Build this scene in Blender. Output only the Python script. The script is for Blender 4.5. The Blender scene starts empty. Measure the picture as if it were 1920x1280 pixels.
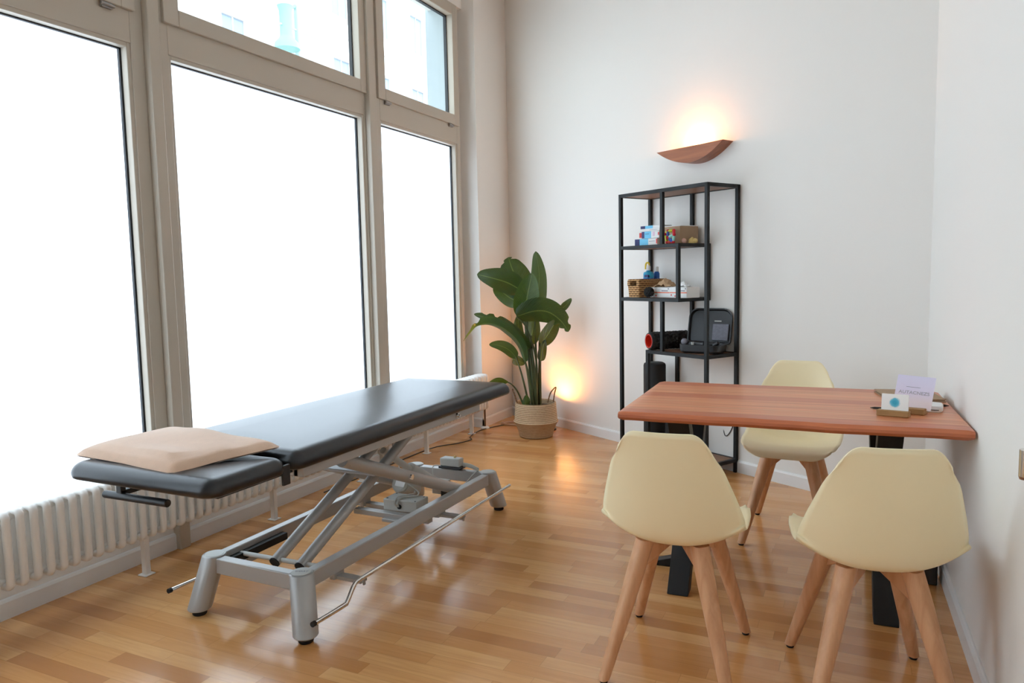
import bpy, bmesh, math, random
from mathutils import Vector, Matrix
random.seed(7)
PI = math.pi
SC = bpy.context.scene
COL = SC.collection

# ---------------------------------------------------------------- camera
cam_d = bpy.data.cameras.new('camera')
cam = bpy.data.objects.new('camera', cam_d)
COL.objects.link(cam)
YAW, PITCH, ROLL = 0.43998, 0.0912033, -0.0204359
F_ = Vector((-math.sin(YAW), math.cos(YAW), 0)); R_ = Vector((math.cos(YAW), math.sin(YAW), 0)); Z_ = Vector((0, 0, 1))
fw = F_ * math.cos(PITCH) - Z_ * math.sin(PITCH)
up = F_ * math.sin(PITCH) + Z_ * math.cos(PITCH)
cr = R_ * math.cos(ROLL) + up * math.sin(ROLL)
cu = up * math.cos(ROLL) - R_ * math.sin(ROLL)
m = Matrix.Identity(4)
for i in range(3):
    m[i][0], m[i][1], m[i][2] = cr[i], cu[i], -fw[i]
m[0][3], m[1][3], m[2][3] = 0, 0, 1.28
cam.matrix_world = m
cam_d.sensor_width = 36.0
cam_d.lens = 36.0 * 1376.18 / 1920.0
cam_d.clip_start = 0.02
SC.camera = cam

# ---------------------------------------------------------------- world (daylight) and exposure
w = bpy.data.worlds.new('overcast_sky'); SC.world = w
w.use_nodes = True
nt = w.node_tree
bg = nt.nodes['Background']
tc = nt.nodes.new('ShaderNodeTexCoord'); sp = nt.nodes.new('ShaderNodeSeparateXYZ'); rp = nt.nodes.new('ShaderNodeValToRGB')
nt.links.new(tc.outputs['Generated'], sp.inputs[0]); nt.links.new(sp.outputs['Z'], rp.inputs[0]); nt.links.new(rp.outputs[0], bg.inputs[0])
rp.color_ramp.elements[0].position = 0.0; rp.color_ramp.elements[0].color = (0.84, 0.93, 1.0, 1)
rp.color_ramp.elements[1].position = 0.8; rp.color_ramp.elements[1].color = (0.78, 0.895, 1.0, 1)
bg.inputs[1].default_value = 6.0
SC.view_settings.view_transform = 'Standard'
SC.view_settings.look = 'None'
SC.view_settings.gamma = 1.0
SC.view_settings.use_curve_mapping = False
SC.view_settings.exposure = 0.0
SC.cycles.max_bounces = 12
SC.cycles.diffuse_bounces = 6
SC.cycles.transparent_max_bounces = 12
SC.cycles.sample_clamp_indirect = 10.0


# ---------------------------------------------------------------- materials
def nodes_of(name):
    mt = bpy.data.materials.new(name); mt.use_nodes = True
    return mt, mt.node_tree, mt.node_tree.nodes['Principled BSDF']
def lin(c):
    return tuple(((v / 255.0) / 12.92 if v <= 10 else (((v / 255.0) + 0.055) / 1.055) ** 2.4) for v in c) + (1.0,)
def mat(name, col, rough=0.5, metal=0.0, bump=0.0, bscale=200.0, var=0.0, vscale=6.0, coat=0.0, spec=0.5, sheen=0.0, croughness=0.1):
    mt, t, b = nodes_of(name)
    c = col if len(col) == 4 else tuple(col) + (1.0,)
    b.inputs['Base Color'].default_value = c
    b.inputs['Roughness'].default_value = rough
    b.inputs['Metallic'].default_value = metal
    b.inputs['Coat Weight'].default_value = coat
    b.inputs['Coat Roughness'].default_value = croughness
    b.inputs['Specular IOR Level'].default_value = spec
    if sheen:
        b.inputs['Sheen Weight'].default_value = sheen; b.inputs['Sheen Roughness'].default_value = 0.5
    co = t.nodes.new('ShaderNodeTexCoord')
    n = t.nodes.new('ShaderNodeTexNoise'); n.inputs['Scale'].default_value = vscale; n.inputs['Detail'].default_value = 4
    t.links.new(co.outputs['Object'], n.inputs['Vector'])
    if var:
        mx = t.nodes.new('ShaderNodeMix'); mx.data_type = 'RGBA'
        mx.inputs[6].default_value = tuple(v * (1 - var) for v in c[:3]) + (1,)
        mx.inputs[7].default_value = tuple(min(1, v * (1 + var)) for v in c[:3]) + (1,)
        t.links.new(n.outputs['Fac'], mx.inputs[0]); t.links.new(mx.outputs[2], b.inputs['Base Color'])
    if bump:
        n2 = t.nodes.new('ShaderNodeTexNoise'); n2.inputs['Scale'].default_value = bscale; n2.inputs['Detail'].default_value = 3
        t.links.new(co.outputs['Object'], n2.inputs['Vector'])
        bp = t.nodes.new('ShaderNodeBump'); bp.inputs['Strength'].default_value = bump; bp.inputs['Distance'].default_value = 0.002
        t.links.new(n2.outputs['Fac'], bp.inputs['Height']); t.links.new(bp.outputs[0], b.inputs['Normal'])
    return mt
def emis(name, col, s):
    mt, t, b = nodes_of(name)
    b.inputs['Base Color'].default_value = tuple(col) + (1,)
    b.inputs['Emission Color'].default_value = tuple(col) + (1,)
    b.inputs['Emission Strength'].default_value = s
    return mt
def math_(t, op, a, b=None, c=None):
    n = t.nodes.new('ShaderNodeMath'); n.operation = op
    for i, v in enumerate((a, b, c)):
        if v is None: continue
        if isinstance(v, (int, float)): n.inputs[i].default_value = v
        else: t.links.new(v, n.inputs[i])
    return n.outputs[0]
def comb(t, x, y, z):
    n = t.nodes.new('ShaderNodeCombineXYZ')
    for i, v in enumerate((x, y, z)):
        if isinstance(v, (int, float)): n.inputs[i].default_value = v
        else: t.links.new(v, n.inputs[i])
    return n.outputs[0]
def ramp(t, fac, stops):
    n = t.nodes.new('ShaderNodeValToRGB'); cr_ = n.color_ramp
    while len(cr_.elements) < len(stops): cr_.elements.new(0.5)
    for e, (p, c) in zip(cr_.elements, stops): e.position = p; e.color = c if len(c) == 4 else tuple(c) + (1,)
    t.links.new(fac, n.inputs[0]); return n.outputs[0]
def noise(t, vec, scale=1.0, detail=4.0, rough=0.55, dist=0.0):
    n = t.nodes.new('ShaderNodeTexNoise'); n.inputs['Scale'].default_value = scale; n.inputs['Detail'].default_value = detail
    n.inputs['Roughness'].default_value = rough; n.inputs['Distortion'].default_value = dist
    t.links.new(vec, n.inputs['Vector']); return n.outputs['Fac']
def white(t, vec):
    n = t.nodes.new('ShaderNodeTexWhiteNoise'); n.noise_dimensions = '3D'; t.links.new(vec, n.inputs['Vector']); return n.outputs['Value']
def mixc(t, fac, a, b, mode='MIX'):
    n = t.nodes.new('ShaderNodeMix'); n.data_type = 'RGBA'; n.blend_type = mode
    for i, v in ((0, fac), (6, a), (7, b)):
        if isinstance(v, (int, float)): n.inputs[i].default_value = v
        elif isinstance(v, tuple): n.inputs[i].default_value = v if len(v) == 4 else v + (1,)
        else: t.links.new(v, n.inputs[i])
    return n.outputs[2]

def floor_material():
    mt, t, b = nodes_of('oak_parquet')
    g = t.nodes.new('ShaderNodeNewGeometry'); s = t.nodes.new('ShaderNodeSeparateXYZ'); t.links.new(g.outputs['Position'], s.inputs[0])
    X, Y = s.outputs[0], s.outputs[1]
    v = math_(t, 'DIVIDE', Y, 0.068)
    row = math_(t, 'FLOOR', v); fv = math_(t, 'FRACT', v)
    r1 = white(t, comb(t, row, 3.3, 1.7))
    u = math_(t, 'ADD', math_(t, 'DIVIDE', X, math_(t, 'MULTIPLY_ADD', r1, 0.16, 0.36)), math_(t, 'MULTIPLY', r1, 37.0))
    cell = math_(t, 'FLOOR', u); fu = math_(t, 'FRACT', u)
    rc = white(t, comb(t, row, cell, 0.5)); rc2 = white(t, comb(t, cell, row, 9.5))
    grain = noise(t, comb(t, math_(t, 'MULTIPLY_ADD', rc, 9.0, math_(t, 'MULTIPLY', X, 2.2)), math_(t, 'MULTIPLY_ADD', rc2, 30.0, math_(t, 'MULTIPLY', Y, 38.0)), 0.0), 1.6, 6.0, 0.6, 0.6)
    fine = noise(t, comb(t, math_(t, 'MULTIPLY', X, 9.0), math_(t, 'MULTIPLY', Y, 260.0), 0.0), 1.0, 3.0)
    base = ramp(t, rc, [(0.0, lin((190, 130, 76))), (0.2, lin((209, 149, 89))), (0.6, lin((220, 162, 101))), (1.0, lin((229, 176, 115)))])
    base = mixc(t, math_(t, 'MULTIPLY', math_(t, 'SUBTRACT', 0.62, grain), 1.1), base, lin((182, 120, 68)))
    base = mixc(t, math_(t, 'MULTIPLY', fine, 0.14), base, lin((160, 104, 56)))
    edge = math_(t, 'MINIMUM', math_(t, 'MINIMUM', fv, math_(t, 'SUBTRACT', 1.0, fv)), math_(t, 'MULTIPLY', math_(t, 'MINIMUM', fu, math_(t, 'SUBTRACT', 1.0, fu)), 6.0))
    gap = math_(t, 'LESS_THAN', edge, 0.012)
    base = mixc(t, math_(t, 'MULTIPLY', gap, 0.3), base, lin((92, 52, 26)))
    t.links.new(base, b.inputs['Base Color'])
    b.inputs['Roughness'].default_value = 0.30
    rr = math_(t, 'MULTIPLY_ADD', grain, 0.08, 0.15); t.links.new(rr, b.inputs['Roughness'])
    b.inputs['Specular IOR Level'].default_value = 0.8
    bp = t.nodes.new('ShaderNodeBump'); bp.inputs['Strength'].default_value = 0.06; bp.inputs['Distance'].default_value = 0.002
    t.links.new(grain, bp.inputs['Height']); t.links.new(bp.outputs[0], b.inputs['Normal'])
    return mt
def table_wood():
    mt, t, b = nodes_of('red_acacia_wood')
    co = t.nodes.new('ShaderNodeTexCoord'); s = t.nodes.new('ShaderNodeSeparateXYZ'); t.links.new(co.outputs['Object'], s.inputs[0])
    X, Y, Z = s.outputs
    wob = noise(t, comb(t, math_(t, 'MULTIPLY', X, 0.8), math_(t, 'MULTIPLY', Y, 3.0), 0.0), 1.0, 2.0)
    yy = math_(t, 'ADD', Y, math_(t, 'MULTIPLY', wob, 0.02))
    v = math_(t, 'DIVIDE', yy, 0.104); row = math_(t, 'FLOOR', v); fv = math_(t, 'FRACT', v)
    r = white(t, comb(t, row, 1.1, 4.2))
    grain = noise(t, comb(t, math_(t, 'MULTIPLY', X, 1.6), math_(t, 'MULTIPLY', yy, 46.0), math_(t, 'MULTIPLY', Z, 30.0)), 1.0, 6.0, 0.6, 0.8)
    col = ramp(t, r, [(0.0, lin((206, 120, 80))), (0.5, lin((222, 138, 92))), (1.0, lin((234, 160, 112)))])
    col = mixc(t, math_(t, 'MULTIPLY', math_(t, 'SUBTRACT', 0.66, grain), 1.9), col, lin((172, 92, 60)))
    col = mixc(t, math_(t, 'MULTIPLY', math_(t, 'MULTIPLY', math_(t, 'LESS_THAN', fv, 0.085), math_(t, 'MULTIPLY', math_(t, 'GREATER_THAN', Z, -0.003), math_(t, 'GREATER_THAN', r, 0.30))), 0.8), col, lin((222, 170, 120)))
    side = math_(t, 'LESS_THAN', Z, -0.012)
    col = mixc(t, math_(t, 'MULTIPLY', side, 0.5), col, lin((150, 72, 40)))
    t.links.new(col, b.inputs['Base Color'])
    b.inputs['Roughness'].default_value = 0.33
    return mt
def wood(name, c1, c2, along=2, sc=1.0, rough=0.45):
    mt, t, b = nodes_of(name)
    co = t.nodes.new('ShaderNodeTexCoord'); s = t.nodes.new('ShaderNodeSeparateXYZ'); t.links.new(co.outputs['Object'], s.inputs[0])
    f = [34.0 * sc] * 3; f[along] = 2.0 * sc
    vec = comb(t, *[math_(t, 'MULTIPLY', s.outputs[i], f[i]) for i in range(3)])
    g = noise(t, vec, 1.0, 5.0, 0.6, 0.5)
    t.links.new(ramp(t, g, [(0.3, c1), (0.7, c2)]), b.inputs['Base Color'])
    b.inputs['Roughness'].default_value = rough
    return mt
def weave(name, c1, c2, fz=150.0, fa=40.0, strength=0.8, low=None):
    mt, t, b = nodes_of(name)
    co = t.nodes.new('ShaderNodeTexCoord'); s = t.nodes.new('ShaderNodeSeparateXYZ'); t.links.new(co.outputs['Object'], s.inputs[0])
    X, Y, Z = s.outputs
    ang = math_(t, 'ARCTAN2', Y, X)
    rowz = math_(t, 'FLOOR', math_(t, 'MULTIPLY', Z, fz / 2.0 / PI * 2))
    h = math_(t, 'MULTIPLY', math_(t, 'SINE', math_(t, 'MULTIPLY', Z, fz * 2)), 0.5)
    h2 = math_(t, 'SINE', math_(t, 'ADD', math_(t, 'MULTIPLY', ang, fa), math_(t, 'MULTIPLY', rowz, PI)))
    hh = math_(t, 'MULTIPLY_ADD', h2, 0.25, math_(t, 'ADD', h, 0.5))
    nz = noise(t, co.outputs['Object'], 60.0, 3.0)
    fac = math_(t, 'MULTIPLY_ADD', nz, 0.5, math_(t, 'MULTIPLY', hh, 0.6))
    wc = ramp(t, fac, [(0.15, c1), (0.75, c2)])
    if low is not None: wc = mixc(t, math_(t, 'MULTIPLY', math_(t, 'LESS_THAN', Z, low), 0.42), wc, lin((150, 106, 58)))
    t.links.new(wc, b.inputs['Base Color'])
    b.inputs['Roughness'].default_value = 0.8
    bp = t.nodes.new('ShaderNodeBump'); bp.inputs['Strength'].default_value = strength; bp.inputs['Distance'].default_value = 0.004
    t.links.new(hh, bp.inputs['Height']); t.links.new(bp.outputs[0], b.inputs['Normal'])
    return mt
def leaf_material():
    mt, t, b = nodes_of('banana_leaf')
    uv = t.nodes.new('ShaderNodeUVMap'); s = t.nodes.new('ShaderNodeSeparateXYZ'); t.links.new(uv.outputs[0], s.inputs[0])
    U, V = s.outputs[0], s.outputs[1]
    au = math_(t, 'ABSOLUTE', math_(t, 'SUBTRACT', U, 0.5))
    st = math_(t, 'SINE', math_(t, 'MULTIPLY', math_(t, 'SUBTRACT', V, math_(t, 'MULTIPLY', au, 0.5)), 150.0))
    mid = math_(t, 'LESS_THAN', au, 0.022)
    oi = t.nodes.new('ShaderNodeObjectInfo')
    nz = noise(t, uv.outputs[0], 5.0, 3.0)
    f = math_(t, 'MULTIPLY_ADD', oi.outputs['Random'], 0.6, math_(t, 'MULTIPLY', nz, 0.5))
    col = ramp(t, f, [(0.1, lin((20, 44, 32))), (0.5, lin((34, 66, 38))), (0.95, lin((66, 98, 44)))])
    col = mixc(t, math_(t, 'MULTIPLY_ADD', st, 0.10, 0.10), col, lin((18, 40, 24)))
    col = mixc(t, math_(t, 'MULTIPLY', mid, 0.7), col, lin((128, 150, 84)))
    t.links.new(col, b.inputs['Base Color'])
    b.inputs['Roughness'].default_value = 0.28
    b.inputs['Specular IOR Level'].default_value = 0.6
    bp = t.nodes.new('ShaderNodeBump'); bp.inputs['Strength'].default_value = 0.35; bp.inputs['Distance'].default_value = 0.003
    t.links.new(st, bp.inputs['Height']); t.links.new(bp.outputs[0], b.inputs['Normal'])
    tr = t.nodes.new('ShaderNodeBsdfTranslucent'); tr.inputs[0].default_value = lin((120, 140, 40))
    mx = t.nodes.new('ShaderNodeMixShader'); mx.inputs[0].default_value = 0.22
    t.links.new(b.outputs[0], mx.inputs[1]); t.links.new(tr.outputs[0], mx.inputs[2])
    t.links.new(mx.outputs[0], t.nodes['Material Output'].inputs[0])
    return mt
def film_material():
    mt, t, b = nodes_of('frosted_film_glass'); t.nodes.remove(b)
    tr = t.nodes.new('ShaderNodeBsdfTransparent'); tr.inputs[0].default_value = (0.97, 0.99, 1, 1)
    tl = t.nodes.new('ShaderNodeBsdfTranslucent'); tl.inputs[0].default_value = (0.93, 0.96, 1, 1)
    mx = t.nodes.new('ShaderNodeMixShader'); mx.inputs[0].default_value = 0.6
    t.links.new(tr.outputs[0], mx.inputs[1]); t.links.new(tl.outputs[0], mx.inputs[2])
    t.links.new(mx.outputs[0], t.nodes['Material Output'].inputs[0])
    return mt
def glass_material():
    mt, t, b = nodes_of('clear_window_glass'); t.nodes.remove(b)
    tr = t.nodes.new('ShaderNodeBsdfTransparent'); tr.inputs[0].default_value = (0.95, 0.98, 0.98, 1)
    gl = t.nodes.new('ShaderNodeBsdfGlossy'); gl.inputs['Roughness'].default_value = 0.02
    mx = t.nodes.new('ShaderNodeMixShader'); mx.inputs[0].default_value = 0.05
    t.links.new(tr.outputs[0], mx.inputs[1]); t.links.new(gl.outputs[0], mx.inputs[2])
    t.links.new(mx.outputs[0], t.nodes['Material Output'].inputs[0])
    return mt
def blot_material():
    # white card with one round watercolour blot
    mt, t, b = nodes_of('card_with_blue_blot')
    co = t.nodes.new('ShaderNodeTexCoord')
    mp = t.nodes.new('ShaderNodeMapping'); mp.inputs['Scale'].default_value = (1, 0.0, 1); t.links.new(co.outputs['Object'], mp.inputs[0])
    ln = t.nodes.new('ShaderNodeVectorMath'); ln.operation = 'LENGTH'; t.links.new(mp.outputs[0], ln.inputs[0])
    nz = noise(t, co.outputs['Object'], 90.0, 3.0)
    d = math_(t, 'ADD', math_(t, 'DIVIDE', ln.outputs['Value'], 0.024), math_(t, 'MULTIPLY', math_(t, 'SUBTRACT', nz, 0.5), 0.35))
    t.links.new(ramp(t, d, [(0.25, lin((58, 172, 205))), (0.55, lin((96, 190, 214))), (0.78, lin((242, 244, 243)))]), b.inputs['Base Color'])
    b.inputs['Roughness'].default_value = 0.6
    return mt
def flyer_material():
    mt, t, b = nodes_of('pastel_flyer_print')
    co = t.nodes.new('ShaderNodeTexCoord'); s = t.nodes.new('ShaderNodeSeparateXYZ'); t.links.new(co.outputs['Object'], s.inputs[0])
    f = math_(t, 'MULTIPLY_ADD', s.outputs[2], 7.0, 0.1)
    t.links.new(ramp(t, f, [(0.0, lin((240, 226, 232))), (0.3, lin((238, 222, 226))), (0.55, lin((226, 216, 236))), (1.0, lin((222, 218, 242)))]), b.inputs['Base Color'])
    b.inputs['Roughness'].default_value = 0.5
    return mt

M = {}
M['wall'] = mat('white_wall_paint', (0.80, 0.775, 0.735), 0.9, bump=0.12, bscale=120)
M['ceil'] = mat('white_ceiling_paint', (0.74, 0.73, 0.71), 0.9, bump=0.05)
M['base'] = mat('white_baseboard_paint', (0.80, 0.795, 0.78), 0.45, bump=0.02)
M['frame'] = mat('taupe_window_paint', lin((186, 177, 163)), 0.42, bump=0.04, bscale=300)
M['gasket'] = mat('dark_gasket', (0.02, 0.022, 0.026), 0.5, bump=0.02)
M['steelhinge'] = mat('grey_hinge_metal', (0.35, 0.34, 0.33), 0.35, 0.8, bump=0.02)
M['floor'] = floor_material()
M['film'] = film_material(); M['glass'] = glass_material()
M['rad'] = mat('radiator_enamel', (0.84, 0.825, 0.79), 0.35, bump=0.03)
M['pipe'] = mat('brown_pipe_paint', lin((120, 96, 78)), 0.5, bump=0.02)
M['silver'] = mat('silver_powder_coat', lin((172, 170, 167)), 0.38, 0.25, bump=0.05, bscale=400)
M['silver2'] = mat('light_grey_plastic', lin((188, 188, 182)), 0.5, bump=0.03)
M['chrome'] = mat('chrome_rod', (0.78, 0.76, 0.73), 0.16, 1.0, var=0.03)
M['blackp'] = mat('black_plastic', (0.016, 0.016, 0.017), 0.45, bump=0.03)
M['leather'] = mat('anthracite_vinyl', lin((28, 28, 30)), 0.30, bump=0.06, bscale=500, spec=0.45)
M['pillow'] = mat('beige_plush', lin((212, 178, 152)), 0.95, bump=0.5, bscale=260, var=0.08, vscale=30, sheen=0.4)
M['cream'] = mat('cream_plastic', lin((249, 233, 192)), 0.42, bump=0.04, bscale=600)
M['beech'] = wood('beech_wood', lin((196, 142, 100)), lin((222, 172, 130)), 2, 1.0, 0.45)
M['rubber'] = mat('black_rubber', (0.012, 0.012, 0.012), 0.7, bump=0.05)
M['blacksteel'] = mat('black_steel', (0.012, 0.0125, 0.013), 0.5, bump=0.04, bscale=300, spec=0.3)
M['shelfwood'] = wood('brown_shelf_wood', lin((112, 76, 54)), lin((152, 108, 78)), 0, 1.0, 0.5)
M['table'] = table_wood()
M['sconce'] = wood('sconce_walnut', lin((138, 76, 44)), lin((176, 104, 62)), 0, 1.0, 0.4)
M['basket'] = weave('seagrass_weave', lin((158, 130, 98)), lin((218, 192, 156)), 230.0, 90.0, 0.7, 0.122)
M['basket2'] = weave('water_hyacinth_weave', lin((96, 58, 26)), lin((206, 160, 106)), 230.0, 26.0, 1.0)
M['handle'] = weave('twisted_handle_fibre', lin((84, 56, 38)), lin((150, 112, 78)), 300.0, 6.0, 0.8)
M['soil'] = mat('dark_soil', lin((46, 36, 30)), 1.0, bump=1.0, bscale=60, var=0.4, vscale=40)
M['leaf'] = leaf_material()
M['stem'] = mat('plant_stem', lin((66, 78, 44)), 0.5, bump=0.08, var=0.25, vscale=14)
M['cord'] = mat('white_cord', lin((206, 176, 150)), 0.5, bump=0.02)
M['greycord'] = mat('grey_cord', lin((190, 188, 180)), 0.5, bump=0.02)
M['white'] = mat('white_card', (0.84, 0.84, 0.83), 0.55, bump=0.02)
M['whitebox'] = mat('white_cardboard', (0.78, 0.77, 0.75), 0.6, bump=0.03)
M['navy'] = mat('navy_print', lin((40, 44, 104)), 0.5, bump=0.02)
M['lblue'] = mat('light_blue_print', lin((112, 196, 232)), 0.5, bump=0.02)
M['redp'] = mat('red_print', lin((214, 62, 56)), 0.5, bump=0.02)
M['pinkp'] = mat('pink_print', lin((222, 190, 206)), 0.5, bump=0.02)
M['orangep'] = mat('orange_print', lin((232, 98, 44)), 0.5, bump=0.02)
M['greyp'] = mat('grey_print', lin((120, 116, 128)), 0.6, bump=0.02)
M['greyp2'] = mat('pale_grey_print', lin((164, 158, 166)), 0.6, bump=0.02)
M['kraft'] = mat('kraft_paper', lin((186, 152, 116)), 0.8, bump=0.25, bscale=80, var=0.08)
M['kraftbox'] = mat('kraft_cardboard', lin((168, 140, 112)), 0.8, bump=0.1, bscale=80, var=0.06)
M['red'] = mat('red_bead', lin((196, 30, 44)), 0.35, bump=0.02)
M['yel'] = mat('yellow_bead', lin((204, 200, 40)), 0.35, bump=0.02)
M['blu'] = mat('blue_bead', lin((58, 96, 190)), 0.35, bump=0.02)
M['mint'] = mat('mint_bead', lin((150, 208, 196)), 0.35, bump=0.02)
M['creamtoy'] = mat('pale_yellow_wood', lin((214, 186, 118)), 0.55, bump=0.1, var=0.1, vscale=40)
M['pinktoy'] = mat('pale_pink_rubber', lin((222, 178, 160)), 0.55, bump=0.1)
M['aqua'] = mat('turquoise_bottle', lin((22, 150, 190)), 0.25, bump=0.01)
M['royal'] = mat('royal_blue_label', lin((24, 92, 176)), 0.4, bump=0.01)
M['pumpyel'] = mat('yellow_pump', lin((224, 190, 30)), 0.35, bump=0.01)
M['foam'] = mat('black_foam', (0.014, 0.014, 0.014), 0.75, bump=0.3, bscale=120)
M['rollred'] = mat('red_roller_core', lin((214, 44, 22)), 0.45, bump=0.03)
M['case'] = mat('dark_grey_case', (0.018, 0.018, 0.020), 0.45, bump=0.2, bscale=150)
M['gun'] = mat('massager_body', (0.02, 0.02, 0.023), 0.3, bump=0.02)
M['greyball'] = mat('grey_foam_ball', lin((120, 118, 128)), 0.7, bump=0.1)
M['mesh'] = mat('grey_mesh_pocket', lin((112, 112, 122)), 0.7, bump=1.0, bscale=60, var=0.35, vscale=60)
M['oakblk'] = wood('raw_oak_block', lin((142, 106, 64)), lin((184, 146, 98)), 0, 2.0, 0.7)
M['blot'] = blot_material(); M['flyer'] = flyer_material()
M['facade'] = mat('pale_plaster', (0.78, 0.77, 0.74), 0.9, bump=0.1)
M['facadewin'] = mat('facade_window_glass', lin((124, 138, 156)), 0.3, bump=0.02)
M['cornice'] = mat('grey_cornice', lin((196, 190, 186)), 0.9, bump=0.05)
M['lampgreen'] = mat('verdigris_lamp_paint', lin((116, 160, 153)), 0.5, bump=0.05)
M['polegrey'] = mat('pale_green_pole', lin((158, 176, 176)), 0.5, bump=0.03)
M['street'] = mat('pale_paving', (0.45, 0.45, 0.45), 0.9, bump=0.1, var=0.1)
M['bulb'] = emis('warm_bulb', (1.0, 0.72, 0.36), 25.0)
M['socket'] = mat('white_socket', (0.80, 0.80, 0.79), 0.4, bump=0.01)

# ---------------------------------------------------------------- mesh helpers
ROOTM = {}
class MB:
    def __init__(s): s.bm = bmesh.new()
    def box(s, lo, hi, mtx=None):
        c = [(lo[i] + hi[i]) / 2 for i in range(3)]; d = [hi[i] - lo[i] for i in range(3)]
        T = Matrix.Translation(c) @ Matrix.Diagonal((d[0], d[1], d[2], 1))
        if mtx is not None: T = mtx @ T
        bmesh.ops.create_cube(s.bm, size=1.0, matrix=T); return s
    def poly(s, pts, ext):      # closed polygon extruded by vector ext
        e = Vector(ext); a = [s.bm.verts.new(p) for p in pts]; b = [s.bm.verts.new(Vector(p) + e) for p in pts]
        s.bm.faces.new(a); s.bm.faces.new(b[::-1])
        n = len(pts)
        for i in range(n): s.bm.faces.new((a[i], b[i], b[(i + 1) % n], a[(i + 1) % n]))
        return s
    def loft(s, rings, closed=True, caps=True):
        R = [[s.bm.verts.new(p) for p in r] for r in rings]; n = len(R[0])
        for a, b in zip(R, R[1:]):
            for i in range(n if closed else n - 1):
                j = (i + 1) % n; s.bm.faces.new((a[i], a[j], b[j], b[i]))
        if caps and closed: s.bm.faces.new(R[0][::-1]); s.bm.faces.new(R[-1])
        return s
    def tube(s, pts, r, n=12, caps=True):
        pts = [Vector(p) for p in pts]; rr = r if isinstance(r, (list, tuple)) else [r] * len(pts)
        rings = []; prev = None
        for i, p in enumerate(pts):
            if i == 0: d = pts[1] - p
            elif i == len(pts) - 1: d = p - pts[-2]
            else: d = (pts[i + 1] - p).normalized() + (p - pts[i - 1]).normalized()
            d.normalize()
            if prev is None:
                h = Vector((0, 0, 1)) if abs(d.z) < 0.9 else Vector((1, 0, 0))
                x = d.cross(h).normalized()
            else: x = (prev - d * prev.dot(d)).normalized()
            y = d.cross(x); prev = x
            rings.append([p + (x * math.cos(2 * PI * k / n) + y * math.sin(2 * PI * k / n)) * rr[i] for k in range(n)])
        return s.loft(rings, True, caps)
    def lathe(s, prof, c=(0, 0, 0), n=32, caps=True, squash=(1, 1)):
        rings = [[(c[0] + r * math.cos(2 * PI * k / n) * squash[0], c[1] + r * math.sin(2 * PI * k / n) * squash[1], c[2] + z) for k in range(n)] for r, z in prof]
        return s.loft(rings, True, caps)
    def sphere(s, c, r, seg=20, sc=(1, 1, 1)):
        bmesh.ops.create_uvsphere(s.bm, u_segments=seg, v_segments=max(8, seg // 2), radius=r,
                                  matrix=Matrix.Translation(c) @ Matrix.Diagonal((sc[0], sc[1], sc[2], 1))); return s
    def build(s, name, m, parent=None, local=False, bevel=0.0, smooth=40, seg=2, subsurf=0, solid=0.0):
        bmesh.ops.recalc_face_normals(s.bm, faces=s.bm.faces[:])
        root = parent
        while root is not None and root.parent is not None: root = root.parent
        if root is not None and not local and root in ROOTM: s.bm.transform(ROOTM[root].inverted())
        me = bpy.data.meshes.new(name); s.bm.to_mesh(me); s.bm.free()
        me.materials.append(m)
        if smooth:
            me.shade_smooth(); me.set_sharp_from_angle(angle=math.radians(smooth))
        o = bpy.data.objects.new(name, me); COL.objects.link(o)
        if parent is not None: o.parent = parent
        if solid:
            md = o.modifiers.new('solid', 'SOLIDIFY'); md.thickness = solid; md.offset = 0
        if bevel:
            md = o.modifiers.new('bevel', 'BEVEL'); md.width = bevel; md.segments = seg; md.limit_method = 'ANGLE'; md.angle_limit = math.radians(35)
        if subsurf:
            md = o.modifiers.new('sub', 'SUBSURF'); md.levels = subsurf; md.render_levels = subsurf
        return o
def tag(o, label, cat, group=None, kind=None):
    o['label'] = label; o['category'] = cat
    if group: o['group'] = group
    if kind: o['kind'] = kind
    return o
def struct(o): o['kind'] = 'structure'; return o
def thing(name, label, cat, loc=(0, 0, 0), rz=0.0, group=None):
    o = bpy.data.objects.new(name, None); COL.objects.link(o)
    o.empty_display_size = 0.1
    o.location = loc; o.rotation_euler = (0, 0, rz)
    ROOTM[o] = Matrix.Translation(loc) @ Matrix.Rotation(rz, 4, 'Z')
    return tag(o, label, cat, group)
def single(mb, name, m, label, cat, loc=(0, 0, 0), rz=0.0, group=None, **kw):   # one-mesh thing built in local coordinates
    o = mb.build(name, m, None, **kw); o.location = loc; o.rotation_euler = (0, 0, rz)
    return tag(o, label, cat, group)
def copy_tree(o, parent=None):
    c = o.copy(); COL.objects.link(c)
    if parent is not None: c.parent = parent
    for ch in list(o.children): copy_tree(ch, c)
    return c
def text_mesh(txt, size, depth=0.0004):
    cu_ = bpy.data.curves.new('lettering', 'FONT'); cu_.body = txt; cu_.size = size; cu_.extrude = depth; cu_.align_x = 'CENTER'; cu_.align_y = 'CENTER'
    o = bpy.data.objects.new('lettering', cu_); COL.objects.link(o)
    dg = bpy.context.evaluated_depsgraph_get(); dg.update()
    me = bpy.data.meshes.new_from_object(o.evaluated_get(dg))
    bpy.data.objects.remove(o); return me
def text_part(name, txt, size, m, parent, mtx):
    me = text_mesh(txt, size); me.materials.clear(); me.materials.append(m); me.transform(mtx)
    o = bpy.data.objects.new(name, me); COL.objects.link(o); o.parent = parent; return o
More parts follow.
